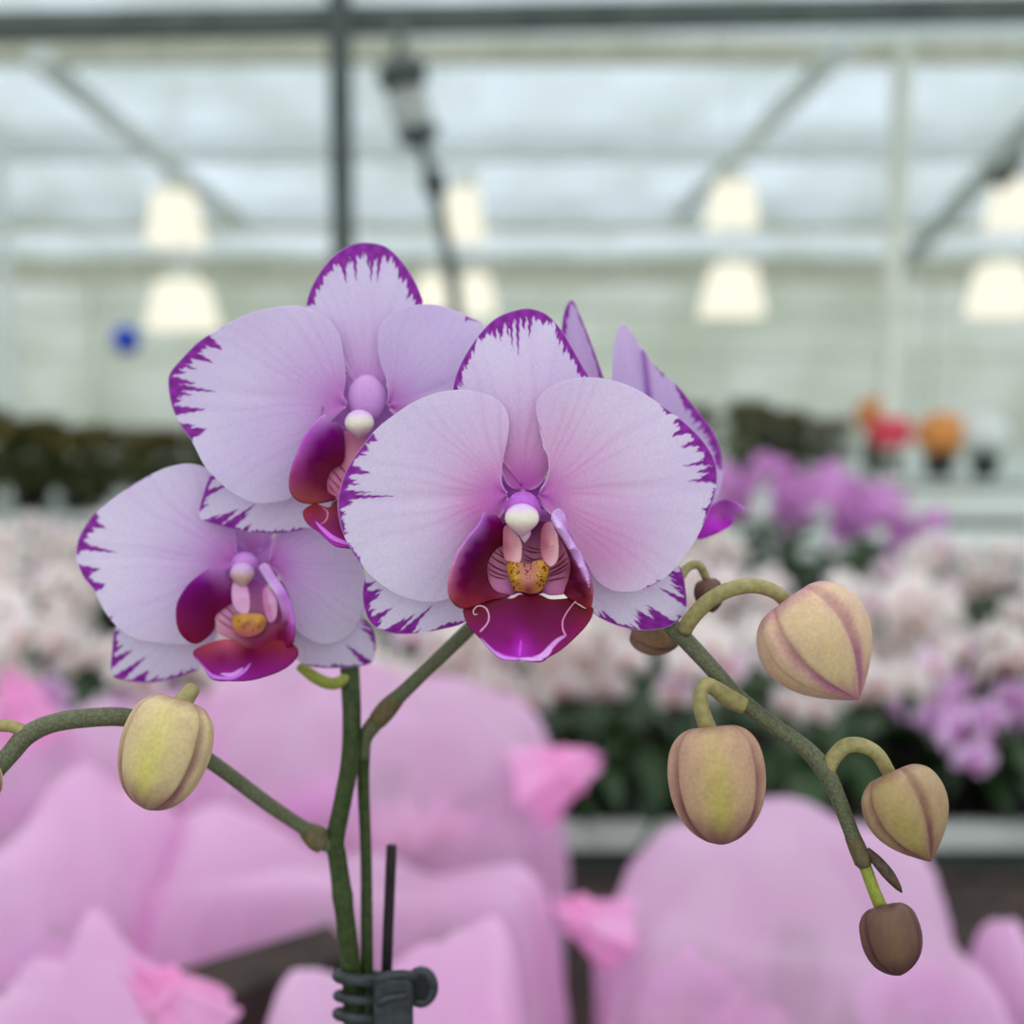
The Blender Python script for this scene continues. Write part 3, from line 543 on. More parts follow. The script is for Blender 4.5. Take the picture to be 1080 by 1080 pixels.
lip_patch('lip', D, TD, [(560,968),(580,900),(612,842),(660,816),(702,828),(736,856),(700,870),(690,905),(640,938)], (650,890), dD,
          [(560,968,0),(612,842,6),(702,828,16),(736,856,18),(640,938,22),(660,890,0)],
          [(570,955,(214,60,224)),(620,910,(214,50,226)),(660,870,(196,110,196)),(670,830,(186,70,196)),(725,855,(196,120,210)),(680,905,(196,30,210)),(640,930,(206,40,214))], Na=90, Nr=16)
stalk('pedicel', [(640,560,0.287,13),(680,545,0.286,12),(690,490,0.286,11)], M['pedicel'], D)

# ---------------------------------------------------------------- stems
stalk('flower_stem', [(374,1260,0.318,22),(373,1100,0.303,21),(371,1030,0.298,21),(365,976,0.295,20),(356,905,0.293,19.5),(353,888,0.292,20),(360,852,0.291,19),(369,802,0.290,19),(371,754,0.291,19.5),(369,706,0.2945,20),(368,650,0.297,17),(380,580,0.297,15),(410,520,0.290,14)], M['stem_dark'], plant, 70, 16, knobs=((0.42, 0.12, 0.012),))
stalk('support_shoot', [(389,1260,0.318,13),(388,1100,0.304,13),(387,1000,0.300,13),(386,900,0.298,12),(383,820,0.296,13),(385,776,0.293,14)], M['stem_dark'], plant, 40, 12)
stalk('branch_stem', [(352,890,0.293,21),(335,883,0.291,22),(320,873,0.290,15),(280,846,0.285,15),(225,805,0.276,15.5),(170,770,0.266,18),(135,757,0.260,19.5),(95,757,0.256,20),(55,763,0.254,20),(28,776,0.253,21),(10,796,0.252,20),(-25,835,0.250,20)], M['stem'], plant, 70, 16)
rb = stalk('branch_stem', [(382,800,0.294,13),(385,778,0.293,16),(396,762,0.291,18),(412,743,0.289,17),(440,716,0.285,15),(490,668,0.279,15),(560,600,0.275,15),(620,580,0.272,16),(670,612,0.268,17),(708,660,0.262,18.5),(724,676,0.259,18.5),(751,705,0.256,17.5),(778,735,0.254,17.5),(814,764,0.253,17),(850,790,0.252,18.5),(869,812,0.251,19.5),(882,837,0.250,17),(896,873,0.250,16),(905,897,0.250,17.5),(910,910,0.250,17)], M['stem'], plant, 120, 16)
stalk('node_ring', [(341,888,0.2915,25),(333,883,0.2908,26),(322,875,0.290,18)], M['node'], plant, 14, 14)
stalk('node_ring', [(398,760,0.2905,20),(408,748,0.2895,22),(420,735,0.288,17)], M['node'], plant, 14, 14)
stalk('pedicel', [(316,702,0.289,11),(335,716,0.288,13),(352,721,0.290,13),(368,714,0.293,12)], M['pedicel_green'], plant, 20, 12)
stalk('bract', [(914,896,0.250,7),(925,908,0.2485,12),(936,921,0.248,13),(946,934,0.2485,8),(951,941,0.249,2)], M['bract'], plant, 24, 12)
stalk('node_ring', [(899,882,0.250,16.8),(905,896,0.250,18.6),(910,908,0.250,17.6),(913,913,0.250,14)], M['node'], plant, 14, 14)

# ---------------------------------------------------------------- buds
BP = [(0.03,0.0),(0.0,0.18),(-0.03,0.42),(0.02,0.68),(0.14,0.88),(0.32,1.0),(0.52,0.98),(0.70,0.82),(0.84,0.58),(0.94,0.30),(0.99,0.10),(1.0,0.0)]
def bud(parent, a, t, width, d0, roll, pal, ped, za=0, zt=0, prof=BP, label=None, groove=0.13, pedmat='pedicel', flat=0.95, skew=0.0, ga=1.12):
    A0 = np.array([a[0], a[1], za], float); T0 = np.array([t[0], t[1], zt], float)
    ax = T0-A0; ln = np.linalg.norm(ax); ax /= ln
    n = np.array([0, 0, 1.0]); n = n-ax*np.dot(n, ax); n /= np.linalg.norm(n); e = np.cross(ax, n)
    pr, _ = spline(prof, 44); NU = 120; V = []; Cc = []
    c0, cg, cp = lin(pal[0]), lin(pal[1]), lin(pal[2])
    ph = (np.arange(NU)/NU)*2*math.pi-math.pi
    gr = np.array([ga, -ga, math.pi])
    for k, (u, rad) in enumerate(pr):
        g = np.zeros(NU); near = np.full(NU, 9.0); step = np.zeros(NU)
        for q in gr:
            dq = (ph-q+math.pi) % (2*math.pi)-math.pi
            g += np.exp(-(dq/0.085)**2); near = np.minimum(near, np.abs(dq))
        inner = (np.abs(ph) < ga).astype(float)
        rr = rad*(1-groove*g*np.clip(rad*2, 0.2, 1))*(1-0.0*inner+0.035*(1-inner))
        edge = (np.abs(((ph-ga-.18+math.pi) % (2*math.pi))-math.pi) < 0.16)|(np.abs(((ph+ga+.18+math.pi) % (2*math.pi))-math.pi) < 0.16)
        rr = rr*(1+0.03*edge)
        phr = ph+roll
        for i in range(NU):
            off = width/2*rr[i]
            V.append(A0+ax*ln*u+off*(math.cos(phr[i])*n*flat+math.sin(phr[i])*e)+e*skew*width*rad*u*(1-u))
            green = math.exp(-(ph[i]/0.42)**2)*(0.35+0.65*min(1, u*1.6))*(0.75 if u < 0.9 else 0.3)+0.35*math.exp(-((abs(ph[i])-2.1)/0.35)**2)
            purp = 0.85*math.exp(-(near[i]/0.13)**2)*(0.25+0.75*min(1, u*1.5))+0.75*max(0, u-0.72)/0.28+0.5*max(0, 0.07-u)/0.1+0.12*math.sin(u*17+ph[i]*3)*math.sin(ph[i]*7+u*5)
            c = c0+(cg-c0)*min(1, green); c = c+(cp-c)*min(0.9, max(0, purp)); Cc.append(c)
    V = np.array(V); m = len(pr)
    F = []
    for j in range(m-1):
        F += [(j*NU+i, j*NU+(i+1) % NU, (j+1)*NU+(i+1) % NU, (j+1)*NU+i) for i in range(NU)]
    Wd = P(V[:, 0], V[:, 1], d0-V[:, 2]*d0/1080)
    o = mesh_obj('bud', Wd, F[::-1], M['bud'], parent, cols=np.array(Cc), origin=P(a[0], a[1], d0-za*d0/1080))
    if label: o['label'] = label
    if ped: stalk('pedicel', ped, M[pedmat], o, 40, 14)
    return o
TAN = ((208,174,142),(208,186,132),(156,86,120)); OLV = ((188,150,124),(178,168,72),(112,52,66)); DRK = ((104,70,60),(112,88,58),(72,38,48)); YEL = ((206,182,138),(206,198,96),(128,70,84))
bud(plant, (836,640), (905,737), 114, 0.252, 0.08, TAN, [(722,664,0.258,17),(729,653,0.256,17),(746,635,0.254,17),(769,622,0.252,16.5),(796,618,0.251,16),(820,626,0.251,15.5),(838,645,0.252,15)], zt=12,
    prof=[(0.10,0.0),(0.0,0.16),(-0.06,0.40),(-0.05,0.64),(0.07,0.90),(0.27,1.05),(0.47,1.0),(0.65,0.82),(0.80,0.55),(0.91,0.29),(0.98,0.10),(1.01,0.0)], label='largest bud, pinkish tan, nodding from an arched stalk', groove=0.10, flat=0.9, ga=0.62)
bud(plant, (751,768), (763,891), 98, 0.248, 0.02, OLV, [(784,744,0.253,19),(768,736,0.252,20),(754,726,0.2495,17),(744,722,0.248,15),(738.5,735,0.2475,15),(741,752,0.2475,17),(749,774,0.248,19)], zt=2,
    prof=[(0.06,0.0),(0.01,0.2),(-0.01,0.42),(0.04,0.70),(0.16,0.91),(0.34,1.0),(0.54,0.98),(0.72,0.86),(0.86,0.64),(0.95,0.38),(0.99,0.14),(1.0,0.0)], label='upright hanging bud with a yellow-green stripe')
bud(plant, (942,820), (981,908), 86, 0.249, -0.25, ((168,140,104),(166,152,76),(116,66,70)), [(872,812,0.251,17),(880,798,0.2505,16),(892,787,0.250,16),(908,786,0.2495,16),(926,796,0.249,15),(940,820,0.249,14)], zt=6, label='small olive bud on a short arched stalk', groove=0.10, ga=0.7, prof=[(0.10,0.0),(0.02,0.16),(-0.05,0.40),(-0.03,0.64),(0.08,0.90),(0.27,1.02),(0.47,0.98),(0.65,0.80),(0.80,0.54),(0.91,0.28),(0.98,0.10),(1.01,0.0)])
bud(plant, (932,958), (950,1029), 62, 0.249, 0.15, DRK, [(909,905,0.250,13),(914,918,0.2498,13),(922,940,0.2494,13),(931,961,0.249,14.5)], zt=8, label='smallest bud, dark brown, at the tip of the branch', pedmat='pedicel_green',
    prof=[(0.06,0.0),(0.0,0.22),(-0.03,0.48),(0.03,0.74),(0.16,0.93),(0.4,1.0),(0.6,0.95),(0.78,0.78),(0.9,0.52),(0.97,0.24),(1.0,0.0)])
bud(plant, (190,742), (154,854), 92, 0.250, -0.30, YEL, [(203,727,0.256,17),(198,733,0.254,19),(190,745,0.251,22)], za=-2, zt=4, label='plump yellow-green bud on the branch that leaves the frame',
    prof=[(0.05,0.0),(0.0,0.2),(-0.03,0.42),(0.02,0.68),(0.14,0.90),(0.34,1.0),(0.54,0.98),(0.72,0.86),(0.86,0.66),(0.95,0.40),(0.99,0.14),(1.0,0.0)])
stalk('pedicel', [(30,774,0.253,13),(12,766,0.2525,13),(-8,767,0.252,13),(-30,780,0.252,12)], M['pedicel'], plant, 20, 12)
bud(plant, (-22,800), (-6,845), 34, 0.250, 0, YEL, None, label='bud cut off by the edge of the photo')
bud(plant, (745,612), (752,646), 30, 0.276, 0, DRK, [(716,612,0.272,9),(726,598,0.274,9),(738,597,0.275,9),(747,615,0.276,9)], label='dark bud hidden behind the right-hand petal tip')
bud(plant, (668,664), (716,680), 40, 0.272, 0.4, ((140,108,84),(130,110,70),(90,60,56)), [(690,640,0.268,10),(676,644,0.27,10),(668,664,0.272,10)], label='brown bud tucked under the front blossom')
# pot and leaves below the frame
mb = MB(); x0, y0 = pot_xy[0], pot_xy[1]+0.02
mb.lathe([(0.045,0),(0.060,0.115),(0.064,0.115),(0.064,0.122),(0.056,0.122),(0.052,0.10),(0.0,0.10)], (x0, y0, BENCH_Z), 28); mb.build('pot', M['pot'], plant, True)
def leaf_mesh(base, ang, L, w, rise, droop, nu=12, nv=5, fold=0.25):
    V = []; F = []
    dx, dy = math.cos(ang), math.sin(ang)
    for i in range(nu+1):
        t = i/nu; ww = w*(math.sin(math.pi*min(1, 0.12+t*0.88))**0.6)
        cx = L*t*(1-0.15*t); cz = rise*t-droop*t*t
        for j in range(nv+1):
            v = (j/nv-0.5)*2
            V.append((base[0]+dx*cx-dy*v*ww/2, base[1]+dy*cx+dx*v*ww/2, base[2]+cz+fold*ww*abs(v)**1.5))
    for i in range(nu):
        for j in range(nv): a = i*(nv+1)+j; F.append((a, a+1, a+nv+2, a+nv+1))
    return np.array(V), F
for k in range(5):
    V, F = leaf_mesh((x0, y0, BENCH_Z+0.11), 0.5+k*1.257, 0.17, 0.07, 0.10, 0.13)
    mesh_obj('leaf', V, F, M['leaf'], plant, solid=0.002)
V, F = tube_mesh([(x0, y0, BENCH_Z+0.08), P(374, 1262, 0.318)], [0.0034, 0.0032], 14); mesh_obj('stem_base', V, F, M['stem_dark'], plant)

# stake and claw clip
st = stalk('support_stake', [(410,1300,0.312,12),(408,1080,0.302,12),(408,1020,0.300,11.5),(413,892,0.298,11)], M['stake'], None, 20, 12)
tip = st; tag(st, 'thin dark stake standing beside the green stem', 'stake')
clip = thing('plant_clip', P(400, 1050, 0.297), 'dark grey plastic claw clip holding the stem to the stake', 'clip')
def ring(cx, cy, d, rx, rz, w, n=40, tilt=0.0, a0=0, a1=2*math.pi):
    a = np.linspace(a0, a1, n); 
    return tube_mesh(P(cx+rx*np.cos(a), cy+tilt*np.cos(a)+3*np.sin(a), d-(rz*np.sin(a))*d/1080), w*d/1080, 10)
for cy, w in ((1031, 6.2), (1052, 5.2), (1071, 5.8)):
    V, F = ring(381, cy, 0.297, 25, 20, w, tilt=2); mesh_obj('claw', V, F, M['clip'], clip)
def pbox(x0, y0, x1, y1, d, depth, bev=0.0):
    mb = MB(); V = [P(x, y, d+dd) for dd in (0, depth) for x, y in ((x0, y0), (x1, y0), (x1, y1), (x0, y1))]
    mb.add(V, [(3,2,1,0),(4,5,6,7),(0,1,5,4),(1,2,6,5),(2,3,7,6),(3,0,4,7)]); return mb
o = pbox(394, 1030, 436, 1092, 0.288, 0.006).build('clip_body', M['clip'], clip)
bv = o.modifiers.new('b', 'BEVEL'); bv.width = 0.0018; bv.segments = 3
a = np.linspace(0, 2*math.pi, 40)
V, F = tube_mesh(P(444+12*np.cos(a), 1041+15*np.sin(a), 0.294+0.0*a), 6.5*0.294/1080, 10); mesh_obj('spring', V, F, M['clip'], clip)
o = pbox(430, 1026, 452, 1056, 0.292, 0.004).build('finger_tab', M['black'], clip); bv = o.modifiers.new('b', 'BEVEL'); bv.width = 0.0012; bv.segments = 2
V, F = tube_mesh(P([396,410,425,440],[1034,1029,1028,1030],[0.289]*4), 5.0*0.29/1080, 10); mesh_obj('hinge_pin', V, F, M['clip'], clip)
V, F = tube_mesh(P([398,412,430],[1058,1052,1050],[0.2875]*3), 4.0*0.29/1080, 10); mesh_obj('hinge_pin', V, F, M['clip'], clip)

# ================================================================== BENCHES
def bench(x0, x1, y0, y1, label, z=BENCH_Z, name='growing_bench', top='metal', back='metal'):
    t = thing(name, ((x0+x1)/2, (y0+y1)/2, 0), label, 'bench')
    MB().box((x0, y0, z-0.025), (x1, y1, z-0.004)).build('bench_top', M[top], t)
    MB().box((x0, y0-0.02, z-0.035), (x1, y0, z+0.008)).build('rim', M['metal'], t)
    MB().box((x0, y1, z-0.035), (x1, y1+0.02, z+0.004)).build('rim', M[back], t)
    MB().box((x0, y0+0.06, z-0.13), (x1, y0+0.10, z-0.025)).build('crossbar', M['metal_dark'], t)
    nx = max(2, int((x1-x0)/1.6)+1)
    for i in range(nx):
        x = x0+0.15+(x1-x0-0.3)*i/(nx-1)
        for y in (y0+0.08, y1-0.08): MB().box((x-0.025, y-0.025, 0), (x+0.025, y+0.025, z-0.025)).build('leg', M['metal_dark'], t)
    return t
bench(-1.6, 1.7, 0.16, 1.42, 'metal bench with a dark mat under the pink wrapped bunches', top='mat', back='mat')
bench(-3.4, 3.2, 1.62, 4.35, 'metal bench carrying the white orchids, its pale rim showing behind the pink wraps', top='mat')
bench(0.2, 6.0, 4.75, 5.7, 'empty pale bench just behind the white orchids')
bench(0.6, 8.0, 6.5, 8.6, 'empty pale bench in the middle of the empty ones')
bench(0.9, 11.0, 8.95, 14.0, 'farthest pale bench, small coloured pots along it', z=0.76)
bench(-9.0, 0.0, 6.6, 8.4, 'bench under the dark green leafy plants', z=0.70)

# ================================================================== WHITE ORCHIDS ON THE BENCH
def blossom_mesh(name, pal, seed, R0=0.036):
    rg = np.random.default_rng(seed); V = []; F = []; C = []
    def pet(ang, L, w, z0, c0, c1, cup):
        n0 = len(V); nu, nv = 7, 4
        for i in range(nu+1):
            t = i/nu; ww = w*math.sin(math.pi*(0.10+0.86*t))**0.55
            for j in range(nv+1):
                v = (j/nv-0.5)*2; x = L*t; y = v*ww/2
                V.append((x*math.cos(ang)-y*math.sin(ang), z0*-1-cup*math.sin(t*2.6)*L+0.25*abs(v)**2*ww*0.3, x*math.sin(ang)+y*math.cos(ang)))
                k = t**0.7; C.append(lin(c0)*(1-k)+lin(c1)*k)
        for i in range(nu):
            for j in range(nv): a = n0+i*(nv+1)+j; F.append((a, a+1, a+nv+2, a+nv+1))
    for k, ang in enumerate((90, 210, 330)): pet(R(ang+rg.uniform(-6, 6)), R0, R0*0.62, -0.002, pal[1], pal[0], 0.10)
    for ang in (8, 172): pet(R(ang+rg.uniform(-6, 6)), R0*1.08, R0*1.05, 0.002, pal[1], pal[0], 0.16)
    for ang in (250, 290, 270): pet(R(ang), R0*0.42, R0*0.3, 0.008, pal[2], pal[3], 0.5)
    me = bpy.data.meshes.new(name); me.from_pydata(V, [], F); me.polygons.foreach_set('use_smooth', [True]*len(F))
    a = me.attributes.new('Col', 'FLOAT_COLOR', 'POINT'); c = np.ones((len(V), 4), np.float32); c[:, :3] = C; a.data.foreach_set('color', c.ravel())
    me.materials.append(M['bloom']); return me
PW = ((248,243,236),(244,226,224),(206,130,156),(226,180,130)); PP = ((244,226,236),(234,190,216),(190,90,150),(220,150,120)); PM = ((232,172,230),(222,140,218),(180,60,160),(200,100,170))
PL = ((240,206,240),(226,160,226),(180,60,160),(210,120,180))
bw = [blossom_mesh('blossom_white', PW, i) for i in range(3)]+[blossom_mesh('blossom_blush', PP, 9)]
bm_ = [blossom_mesh('blossom_magenta', PM, i+20) for i in range(2)]
bl_ = [blossom_mesh('blossom_lilac', PL, i+30) for i in range(2)]
def field_orchid(name, seed, blooms, label, cat, group, nst=2, hz=0.30, per=7):
    rg = random.Random(seed); t = thing(name, (0, 0, 0), label, cat, group)
    MB().lathe([(0.038,0),(0.048,0.07),(0.052,0.07),(0.052,0.077),(0.045,0.077),(0.0,0.07)], (0, 0, 0), 16).build('pot', M['pot'], t, True)
    for k in range(7):
        V, F = leaf_mesh((0, 0, 0.075), k*0.9+rg.uniform(-.2, .2), rg.uniform(.15, .21), rg.uniform(.07, .09), rg.uniform(.12, .24), rg.uniform(.10, .26), 8, 4)
        mesh_obj('leaf', V, F, M['leaf'], t)
    for s in range(nst):
        a = rg.uniform(0, 6.28); lx, ly = math.cos(a), math.sin(a)*0.6-0.4; H = hz+rg.uniform(-0.03, 0.03)
        pts = [(0, 0, 0.10), (0.02*lx, 0.02*ly, 0.10+H*0.5), (0.05*lx, 0.05*ly, 0.10+H*0.85), (0.10*lx, 0.10*ly, 0.10+H), (0.16*lx, 0.16*ly, 0.09+H*0.92)]
        q, _ = spline(pts, 16); V, F = tube_mesh(q, 0.0028, 6); mesh_obj('flower_stem', V, F, M['stem_dark'], t)
        for k in range(per):
            u = 0.42+0.58*k/(per-1); c = q[min(15, int(u*15))]; sd = 1 if k % 2 else -1
            o = bpy.data.objects.new('blossom', rg.choice(blooms)); COL.objects.link(o); o.parent = t
            o.location = (c[0]+sd*0.030+rg.uniform(-.012, .012), c[1]-0.018+rg.uniform(-.015, .015), c[2]-0.012+rg.uniform(-.022, .022))
            o.rotation_euler = (rg.uniform(-.35, .25), rg.uniform(-.4, .4), rg.uniform(-.8, .8)); s_ = rg.uniform(.85, 1.15); o.scale = (s_, s_, s_)
    return t
LW = 'pale white-pink orchid in full bloom on the bench behind the pink wraps'
protos = [field_orchid('white_orchid', 40+i, bw, LW, 'orchid', 'white orchids on the bench', 2, 0.185+0.025*i, 7) for i in range(4)]
used = [False]*4
rg = random.Random(3); spots = []
D_ = 1.71
while D_ < 3.5:
    X = -0.56*D_-0.15
    while X < 0.58*D_+0.1:
        x, y = X+rg.uniform(-.06, .06), D_+rg.uniform(-.06, .06)
        px = 540+1080*x/y
        ok = not (x > 0.25 and y > 2.75)
        if ok and not (735 < px < 905 and y > 2.2): spots.append((x, y))
        X += 0.23 if D_ < 3 else 0.27
    D_ += 0.24 if D_ < 3 else 0.30
for (x, y) in [(0.03,1.71),(0.10,1.95),(0.17,1.72),(-0.10,1.75)]: spots.append((x, y))
for i, (x, y) in enumerate(spots):
    k = rg.randrange(4)
    if not used[k]: o = protos[k]; used[k] = True
    else: o = copy_tree(protos[k])
    o.location = (x, y, BENCH_Z-0.004); o.rotation_euler = (0, 0, rg.uniform(-1.0, 1.0)); s_ = rg.uniform(.88, 1.04); o.scale = (s_, s_, s_)
# magenta orchids
LM = 'bright pink-purple orchid at the far edge of the white orchid bench'
pm = field_orchid('magenta_orchid', 77, bm_, LM, 'orchid', 'pink-purple orchids behind the front blossom', 3, 0.33, 9)
for i, (x, y) in enumerate([(0.90,3.95),(1.10,4.08),(1.32,3.85),(1.44,4.1),(1.16,3.56),(0.74,4.15),(0.98,3.66),(1.34,3.50)]):
    o = pm if i == 0 else copy_tree(pm)
    o.location = (x, y, BENCH_Z-0.004); o.rotation_euler = (0, 0, (i*1.3) % 2-1); s_ = (1.05, 1.1, .98, .8, .9, 1.1, .95, .8)[i]; o.scale = (s_,)*3
# lilac low orchids by the right edge and behind the wraps
LL = 'lilac-pink orchid standing lower at the edge of the white ones'
pl = field_orchid('lilac_orchid', 91, bl_, LL, 'orchid', 'lilac orchids at the bench edge', 2, 0.13, 5)
for i, (x, y) in enumerate([(0.86,1.66),(0.72,1.68),(-0.62,1.64),(-0.80,1.66)]):
    o = pl if i == 0 else copy_tree(pl)
    o.location = (x, y, BENCH_Z-0.004); o.rotation_euler = (0, 0, (i*1.7) % 2-1)
# leafy dark plants far behind
def leafy(name, seed, label, group, H=0.5, Rr=0.30, n=170, dry=0.6):
    rg = random.Random(seed); t = thing(name, (0, 0, 0), label, 'plant', group)
    MB().lathe([(0.09,0),(0.12,0.18),(0.125,0.18),(0.125,0.19),(0.0,0.17)], (0, 0, 0), 14).build('pot', M['pot'], t, True)
    for nm, mt, lo, hi, cnt in (('foliage', 'leaf_olive', 0.0, 0.85, n), ('dry_tips', 'leaf_dry', 0.80, 1.0, int(n*dry))):
        mb = MB()
        for _ in range(cnt):
            z = 0.15+H*rg.uniform(lo, hi); a = rg.uniform(0, 6.28); rr = Rr*math.sqrt(rg.uniform(0, 1))*(0.75 if z > H*0.9 else 1)
            V, F = leaf_mesh((rr*math.cos(a)*0.6, rr*math.sin(a)*0.6, z), a+rg.uniform(-.8, .8), rg.uniform(.12, .2), rg.uniform(.04, .07), rg.uniform(0, .12), rg.uniform(.03, .15), 4, 2)
            mb.add(V, F)
        o = mb.build(nm, M[mt], t, True)
    return t
LG = 'dark green leafy plant in the far row in front of the pale wall'
pg = leafy('leafy_plant', 5, LG, 'leafy plants in the far row')
gs = [(-6.0+0.44*i+rg.uniform(-.05, .05), 7.0+rg.uniform(-.1, .1)) for i in range(15)]+[(-5.78+0.44*i, 7.7+rg.uniform(-.1, .1)) for i in range(13)]
gs = [g for g in gs if -0.56*g[1] < g[0] < -0.15*g[1]]
for i, (x, y) in enumerate(gs):
    o = pg if i == 0 else copy_tree(pg)
    o.location = (x, y, 0.696); o.rotation_euler = (0, 0, i*1.1); s_ = rg.uniform(.85, 1.05); o.scale = (s_, s_, s_*rg.uniform(.85, 1.0))
LG2 = 'brown-topped leafy plant on the farthest bench beyond the pink-purple orchids'
pg2 = leafy('leafy_plant', 6, LG2, 'leafy plants on the farthest bench', 0.5, 0.22, 120, 0.7)
for i, (x, y) in enumerate([(2.15,9.5),(2.55,9.6),(2.95,9.5),(2.4,10.1),(2.8,10.2),(1.8,10.0)]):
    o = pg2 if i == 0 else copy_tree(pg2)
    o.location = (x, y, 0.756); o.rotation_euler = (0, 0, i*1.9); o.scale = (1, 1, (1.05,.92,.80,1.0,.86,.98)[i])
# coloured pot plants on the farthest bench
def mum(name, px, py, Y, mat, r, label, top=None):
    c = W(px, py, Y); t = thing(name, (c[0], c[1], 0.756), label, 'pot plant')
    h = c[2]-0.756
    MB().lathe([(r*0.5,0),(r*0.7,h*0.55),(r*0.72,h*0.55),(0,h*0.5)], (c[0], c[1], 0.756), 14).build('pot', M['metal_dark'], t, True)
    V = []; F = []; nu, nv = 60, 30; ph = px*0.7; mb = MB()
    for j in range(nv+1):
        th = math.pi*j/nv
        for i in range(nu):
            u = 2*math.pi*i/nu; rr = r*(1+0.10*abs(math.sin(7*u+ph+2*th))*abs(math.sin(6*th))+0.05*math.sin(3*u+ph))
            V.append((c[0]+rr*math.sin(th)*math.cos(u), c[1]+rr*math.sin(th)*math.sin(u), c[2]-rr*0.85*math.cos(th)))
    for j in range(nv): F += [(j*nu+i, j*nu+(i+1) % nu, (j+1)*nu+(i+1) % nu, (j+1)*nu+i) for i in range(nu)]
    mb.add(V, F)
    mb.build('bloom_head', M[mat], t, True)
mum('red_flower_pot', 937, 456, 9.4, 'red', 0.19, 'coral red flowering pot on the farthest bench')
mum('orange_flower_pot', 925, 438, 10.2, 'orange', 0.2, 'orange flowering pot peeking over the coral red one')
mum('orange_flower_pot', 992, 458, 9.6, 'orange', 0.22, 'orange flowering pot between the coral red and the white one')
mum('white_flower_pot', 1040, 458, 9.4, 'white', 0.2, 'white flowering pot beside the lone orange one')

# ================================================================== PINK WRAPPED BUNCHES
def wrapped(px, D, wpx, topy, label, seed, depth=None, lump=0.10, knot=None, nin=7, sq=8, lean=0.0):
    rg = np.random.default_rng(seed)
    cx = W(px, topy, D)[0]; a = wpx/2*D/1080; b = depth or a*0.8; top = W(px, topy, D+b*0.85)[2]
    H = top-BENCH_Z
    t = thing('wrapped_bunch', (cx, D, BENCH_Z), label, 'wrapped flowers', 'pink wrapped bunches on the near bench')
    nu, nv = 170, 60; V = []; ph = rg.uniform(0, 6.28, 20); dr = rg.uniform(0, 3.14, 4)
    for j in range(nv+1):
        rho = 1-(j/nv)**1.5; pz = H*(1-rho**sq)**0.30
        for i in range(nu):
            u = 2*math.pi*i/nu
            fold = 1+lump*(0.6*math.sin(2*u+ph[0])+0.5*math.sin(3*u+ph[1])+0.3*math.sin(5*u+ph[2]))
            gather = 0.05*rho*abs(math.sin(6*u+ph[3]+2.5*rho+5*pz))+0.035*rho*abs(math.sin(11*u+ph[5]+4*rho-9*pz))
            cu, su = math.cos(u), math.sin(u); x, y = a*rho*(fold-gather)*math.copysign(abs(cu)**0.5, cu), b*rho*(fold-gather)*math.copysign(abs(su)**0.5, su)
            rid = 0
            for q in range(4):      # slack ridges running across the cloth
                w_ = (x*math.cos(dr[q])+y*math.sin(dr[q]))/a*(1.6+0.9*q)+0.5*math.sin(3*(y*math.cos(dr[q])-x*math.sin(dr[q]))/a+ph[6+q])+ph[10+q]
                rid += (0.5+0.5*math.cos(2*w_))**2*(0.038, 0.030, 0.020, 0.012)[q]
            top_ = min(1, (1-rho**sq)*1.6)
            zz = pz*(1+lean*x/a+0.06*math.sin(2.2*x/a+ph[15])+0.04*math.sin(3*y/b+ph[16]))+(rid-0.045)*top_
            V.append((cx+x, D+y, BENCH_Z+max(0, zz)))
    F = []
    for j in range(nv): F += [(j*nu+i, j*nu+(i+1) % nu, (j+1)*nu+(i+1) % nu, (j+1)*nu+i) for i in range(nu)]
    mesh_obj('wrap', np.array(V), F, M['wrap'], t, origin=(cx, D, BENCH_Z))
    if knot:
        (bx, by), (ex, ey), kd, sz = knot; p0, p1 = W(bx, by, kd), W(ex, ey, kd-0.02)
        ax = p1-p0; L = np.linalg.norm(ax); ax /= L; n1 = np.cross(ax, [0, 1.0, 0]); n1 /= np.linalg.norm(n1); n2 = np.cross(ax, n1); VV = []; FF = []; nk, ns = 26, 64
        for q in range(nk+1):       # a gathered corner of the cloth drawn out to a point
            t_ = q/nk; rr = sz*((1-t_)**0.8*0.9+0.12+0.35*max(0, t_-0.72))
            for m in range(ns):
                an = 2*math.pi*m/ns; r2 = rr*(1+0.16*math.sin(5*an+seed+2*t_)+0.10*math.sin(9*an+3*t_+seed))
                VV.append(p0+ax*L*t_*(1+0.12*math.sin(3*an+seed)*t_)+n1*r2*math.cos(an)*0.75+n2*r2*math.sin(an)*0.75)
        for q in range(nk): FF += [(q*ns+m, q*ns+(m+1) % ns, (q+1)*ns+(m+1) % ns, (q+1)*ns+m) for m in range(ns)]
        mesh_obj('ruffle', np.array(VV), FF, M['ribbon'], t)
        an = np.linspace(0, 2*math.pi, 24); tc_ = p0+ax*L*0.66; rt = sz*0.42
        V_, F_ = tube_mesh(tc_+rt*(np.cos(an)[:, None]*n1+np.sin(an)[:, None]*n2), sz*0.09, 8); mesh_obj('tie', V_, F_, M['ribbon'], t)
    rgp = random.Random(seed)
    for k in range(nin):            # the blooms that show dimly through the cloth
        o = bpy.data.objects.new('blossom', rgp.choice(bm_+bl_+bw)); COL.objects.link(o); o.parent = t
        an = rgp.uniform(3.4, 6.0); f = rgp.uniform(.45, .80)
        o.location = (a*f*math.cos(an), b*f*math.sin(an), H*rgp.uniform(.35, .74)); o.rotation_euler = (rgp.uniform(-.4, .3), 0, rgp.uniform(-.7, .7))
    for k in range(5):
        Vl, Fl = leaf_mesh((cx, D, BENCH_Z+0.05), k*1.26+0.3*seed, a*0.8, 0.05, H*0.9, H*0.45, 7, 3); mesh_obj('leaf', Vl, Fl, M['leaf_olive'], t)
    return t
